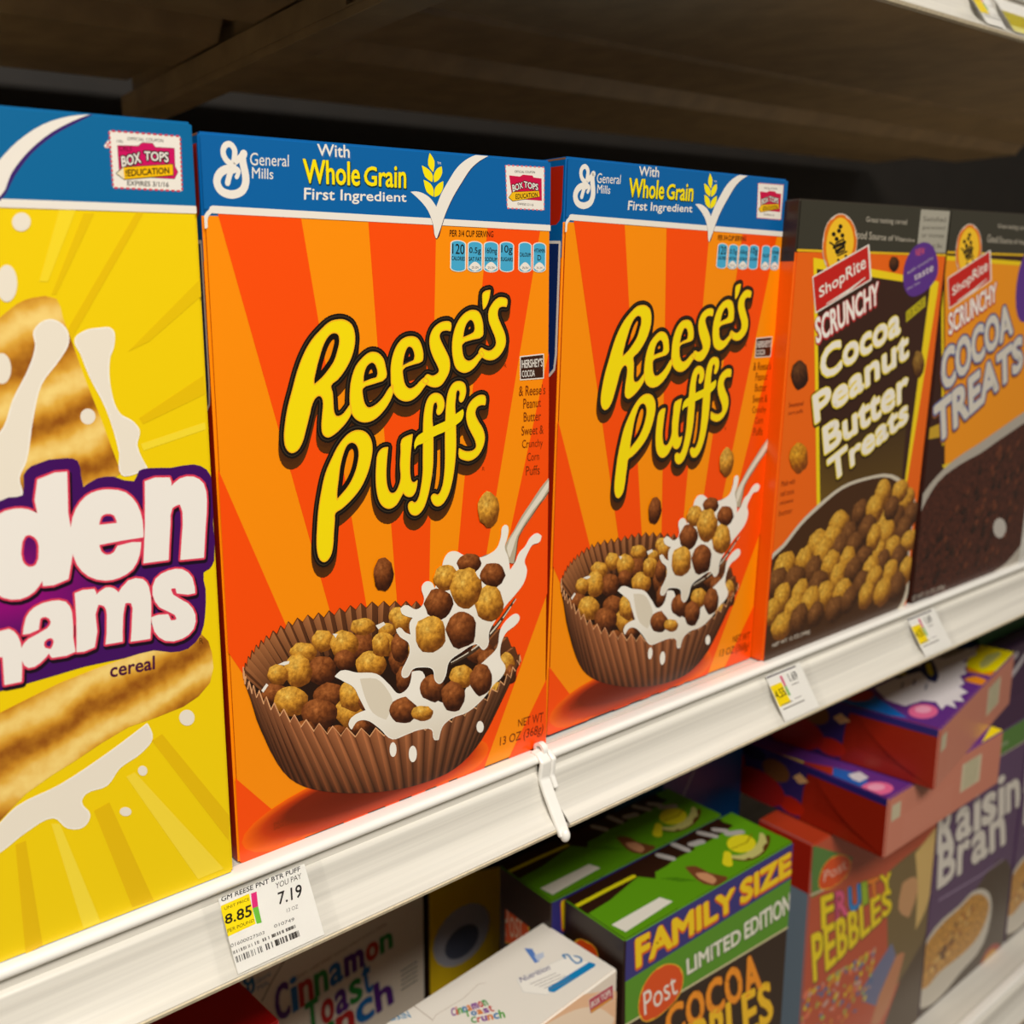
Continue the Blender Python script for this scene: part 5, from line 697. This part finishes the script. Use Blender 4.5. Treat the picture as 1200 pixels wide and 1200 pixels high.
def raisin():
    root, d = plain_box('N1', 'purple raisin cereal box with white title below the lying cartons', [(92, 66, 102), (70, 40, 80), (92, 66, 102)], f_raisin, 'raisin boxes')
    T = Art('F', d); wordart(T, 'Raisin', [(222, 216, 206)]*6, [(5.0,180.7),(193.7,168.5),(180.1,219.4),(-0.5,232.3)], 6, .05, [(.8, (60, 40, 70), 5, .4, -.6)]); wordart(T, 'Bran', [(222, 216, 206)]*4, [(12.5,139.3),(167.4,133.5),(152.1,186.1),(7.4,188.9)], 6, .05, [(.8, (60, 40, 70), 5, .4, -.6)]); T.build('title_lettering', root); return root
N1 = raisin(); N2 = copy_tree(N1); x, y, z = POSE['N2'][:3]; N2.location = (x, y, z+Z0); N2['label'] = 'second purple raisin cereal box, its bowl cut off by the right edge'
plain_box('GB', 'dark purple carton with grey lettering resting on the raisin box, right edge', [(60, 30, 66), (50, 26, 60), (60, 30, 66)], lambda A, w, dp, h: (A.add([(1, 1), (w-1, 1), (w-1, 34), (1, 34)], [(0, 1, 2, 3)], (64, 34, 70), 1), A.stroke([(14, 50), (50, 58), (80, 74)], 7, (196, 190, 196), 3, sm=3), A.stroke([(20, 68), (60, 80)], 6, (196, 190, 196), 3)))
plain_box('GR', 'dark green carton on the stack in the shade at the right edge', [(14, 84, 24), (12, 70, 20), (14, 84, 24)], lambda A, w, dp, h: A.stroke([(8, 20), (90, 30)], 3, (120, 150, 90), 2))
# ================================================================ price labels in the channels
CHB = Vector((0, -.0200, -.0320)); CHT = Vector((0, -.0072, -.0105)); CV = (CHT-CHB).normalized(); TILT = math.atan2(CV.y, CV.z)
def price_label(code, x0, wid, hgt, label, fn, dz=0, v0=0):
    """paper strip behind a clear sleeve, standing slanted in the channel; local x = width, z = up the slope"""
    base = CHB+CV*v0+Vector((x0, 0, Z0+dz)); n = Vector((0, -CV.z, CV.y)); base += n*.0006
    root = empty('price_label', base, (-TILT, 0, 0), label, 'price label'); d = (wid, .0002, hgt)
    A = Art('F', d); w, h = wid*1000, hgt*1000
    A.add([(.5, .5), (w-.5, .5), (w-.5, h-.5), (.5, h-.5)], [(0, 1, 2, 3)], (238, 236, 230), 0); A.build('paper_strip', root)
    B = Art('F', d, 1); fn(B, w, h, x0*1000, v0*1000); B.build('printed_prices', root)
    me = bpy.data.meshes.new('clear_sleeve'); e = .007; m = 6; me.from_pydata([(x, -.0006-.0004*math.sin(math.pi*i/m), hgt*(1.02*i/m-.01)) for i in range(m+1) for x in (-e, wid+e)], [], [(2*i, 2*i+1, 2*i+3, 2*i+2) for i in range(m)])
    link('clear_sleeve', me, [CLEAR], root); return root
def near(A, w, h, x0, v0):
    S = lambda q: [(x-x0, y-v0) for x, y in q]
    A.text('GM REESE PNT BTR PUFF', S([(-11.7,27.4),(24.5,27.0),(24.9,28.8),(-11.2,29.2)]), BLK, 2, .025)
    A.add(S([(-13.6,14.6),(-0.3,14.9),(0.3,26.4),(-12.4,26.1)]), [(0, 1, 2, 3)], (250, 222, 0), 1); A.text('UNIT PRICE', S([(-11.3,24.1),(-0.3,24.0),(-0.1,25.0),(-11.1,25.2)]), (90, 70, 0), 2); A.text('8.85', S([(-12.5,19.0),(-1.0,18.1),(0.1,22.4),(-11.8,22.4)]), BLK, 2, .03); A.text('PER POUND', S([(-12.4,15.9),(-0.7,15.9),(-0.5,17.0),(-12.1,17.2)]), (60, 50, 0), 2)
    A.add(S([(0.1,20.7),(2.6,20.6),(3.6,26.0),(1.1,26.1)]), [(0, 1, 2, 3)], (222, 40, 120), 1); A.add(S([(0.1,14.7),(2.3,14.4),(2.6,20.6),(0.1,20.7)]), [(0, 1, 2, 3)], (110, 190, 60), 1)
    A.text('YOU PAY', S([(11.8,24.1),(24.1,24.1),(24.5,26.1),(12.4,26.2)]), (60, 50, 40), 2); A.text('7.19', S([(11.2,18.0),(22.1,17.4),(23.4,22.2),(12.2,22.5)]), BLK, 2, .02); A.text('13 OZ', S([(13.7,14.1),(19.0,13.9),(19.3,15.3),(14.1,15.5)]), (120, 115, 110), 2)
    A.text('01600027503', S([(-12.7,10.4),(2.1,10.1),(2.4,11.2),(-12.4,11.7)]), (70, 66, 60), 2); A.text('010749', S([(6.8,10.6),(15.9,10.1),(16.2,11.3),(7.0,11.8)]), (70, 66, 60), 2)
    R_ = random.Random(1); a, b = S([(-11.8,5.5),(16.8,4.8)]); a2, b2 = S([(-12.2,8.4),(16.1,8.0)])
    for i in range(56):
        if R_.random() < .72:
            t = i/56; ww = R_.choice((.12, .2, .3)); p = (a[0]+(b[0]-a[0])*t, a[1]+(b[1]-a[1])*t); A.add([(p[0]-ww, p[1]-1), (p[0]+ww, p[1]-1), (p[0]+ww, p[1]+1.3), (p[0]-ww, p[1]+1.3)], [(0, 1, 2, 3)], (60, 56, 52), 2)
            p = (a2[0]+(b2[0]-a2[0])*t, a2[1]+(b2[1]-a2[1])*t); A.add([(p[0]-ww, p[1]-.6), (p[0]+ww, p[1]-.6), (p[0]+ww, p[1]+.6), (p[0]-ww, p[1]+.6)], [(0, 1, 2, 3)], (90, 86, 80), 2)
def far(price, unit):
    def f(A, w, h, x0, v0):
        A.add([(1.5, h-20), (13.5, h-20), (12.5, h-7), (.8, h-7)], [(0, 1, 2, 3)], (246, 216, 0), 1); unit and A.text(unit, [(2.2, h-15.5), (12.5, h-15), (12, h-10), (1.8, h-10.5)], BLK, 2, .02)
        A.add([(13.5, h-10), (15.5, h-10), (15.3, h-3.6), (13.1, h-3.6)], [(0, 1, 2, 3)], (210, 60, 110), 1); A.add([(13.7, h-16), (15.9, h-16), (15.5, h-10), (13.5, h-10)], [(0, 1, 2, 3)], (110, 180, 70), 1)
        price and A.text(price, [(21, h-9), (29.5, h-9), (29.3, h-4), (20.6, h-4)], BLK, 2, .02); A.stroke([(1, h-1.6), (w-6, h-1.6)], .9, (90, 80, 90), 2); A.stroke([(21, h-11), (28, h-11)], .5, (110, 100, 95), 2); A.stroke([(4, h-19.5), (15, h-19.5)], .5, (110, 105, 100), 2); A.stroke([(18, h-19), (25, h-19)], .4, (140, 135, 130), 2); A.stroke([(4, h-22), (26, h-22)], .8, (140, 135, 130), 2)
    return f
LA = [(-13.1,29.5),(-15.5,8.5),(27.6,28.3),(25.7,7.8)]
lx0 = LA[0][0]; lx1 = LA[2][0]
price_label('CH', lx0/1000, (lx1-lx0)/1000, .0295, 'nearest price label reading 7.19, under the first orange box', near)
LB = [(353.6,27.4),(391.2,26.3)]; LC = [(523.4,24.7),(563.1,22.9)]
price_label('CH', LB[0][0]/1000, (LB[1][0]-LB[0][0])/1000, .0293, 'middle price label, under the left end of the cocoa peanut butter box', far('1.69', '4.55'))
price_label('CH', LC[0][0]/1000, (LC[1][0]-LC[0][0])/1000, .0293, 'small far price label, nearest the right edge on the white rail', far('1.69', '4.55'))
price_label('CH', .528, .028, .0293, 'price label with olive block on the upper rail, left of the dark gap', far('', ''), .415)
price_label('CH', .566, .060, .0293, 'wide price label with yellow strip on the upper rail at the right edge', lambda A, w, h, x0, v0: (A.add([(.8, 6), (40, 6), (40, 18), (.8, 18)], [(0, 1, 2, 3)], (186, 170, 20), 1), A.add([(.8, 1), (50, 1), (50, 6), (.8, 6)], [(0, 1, 2, 3)], (222, 214, 120), 1)), .415)
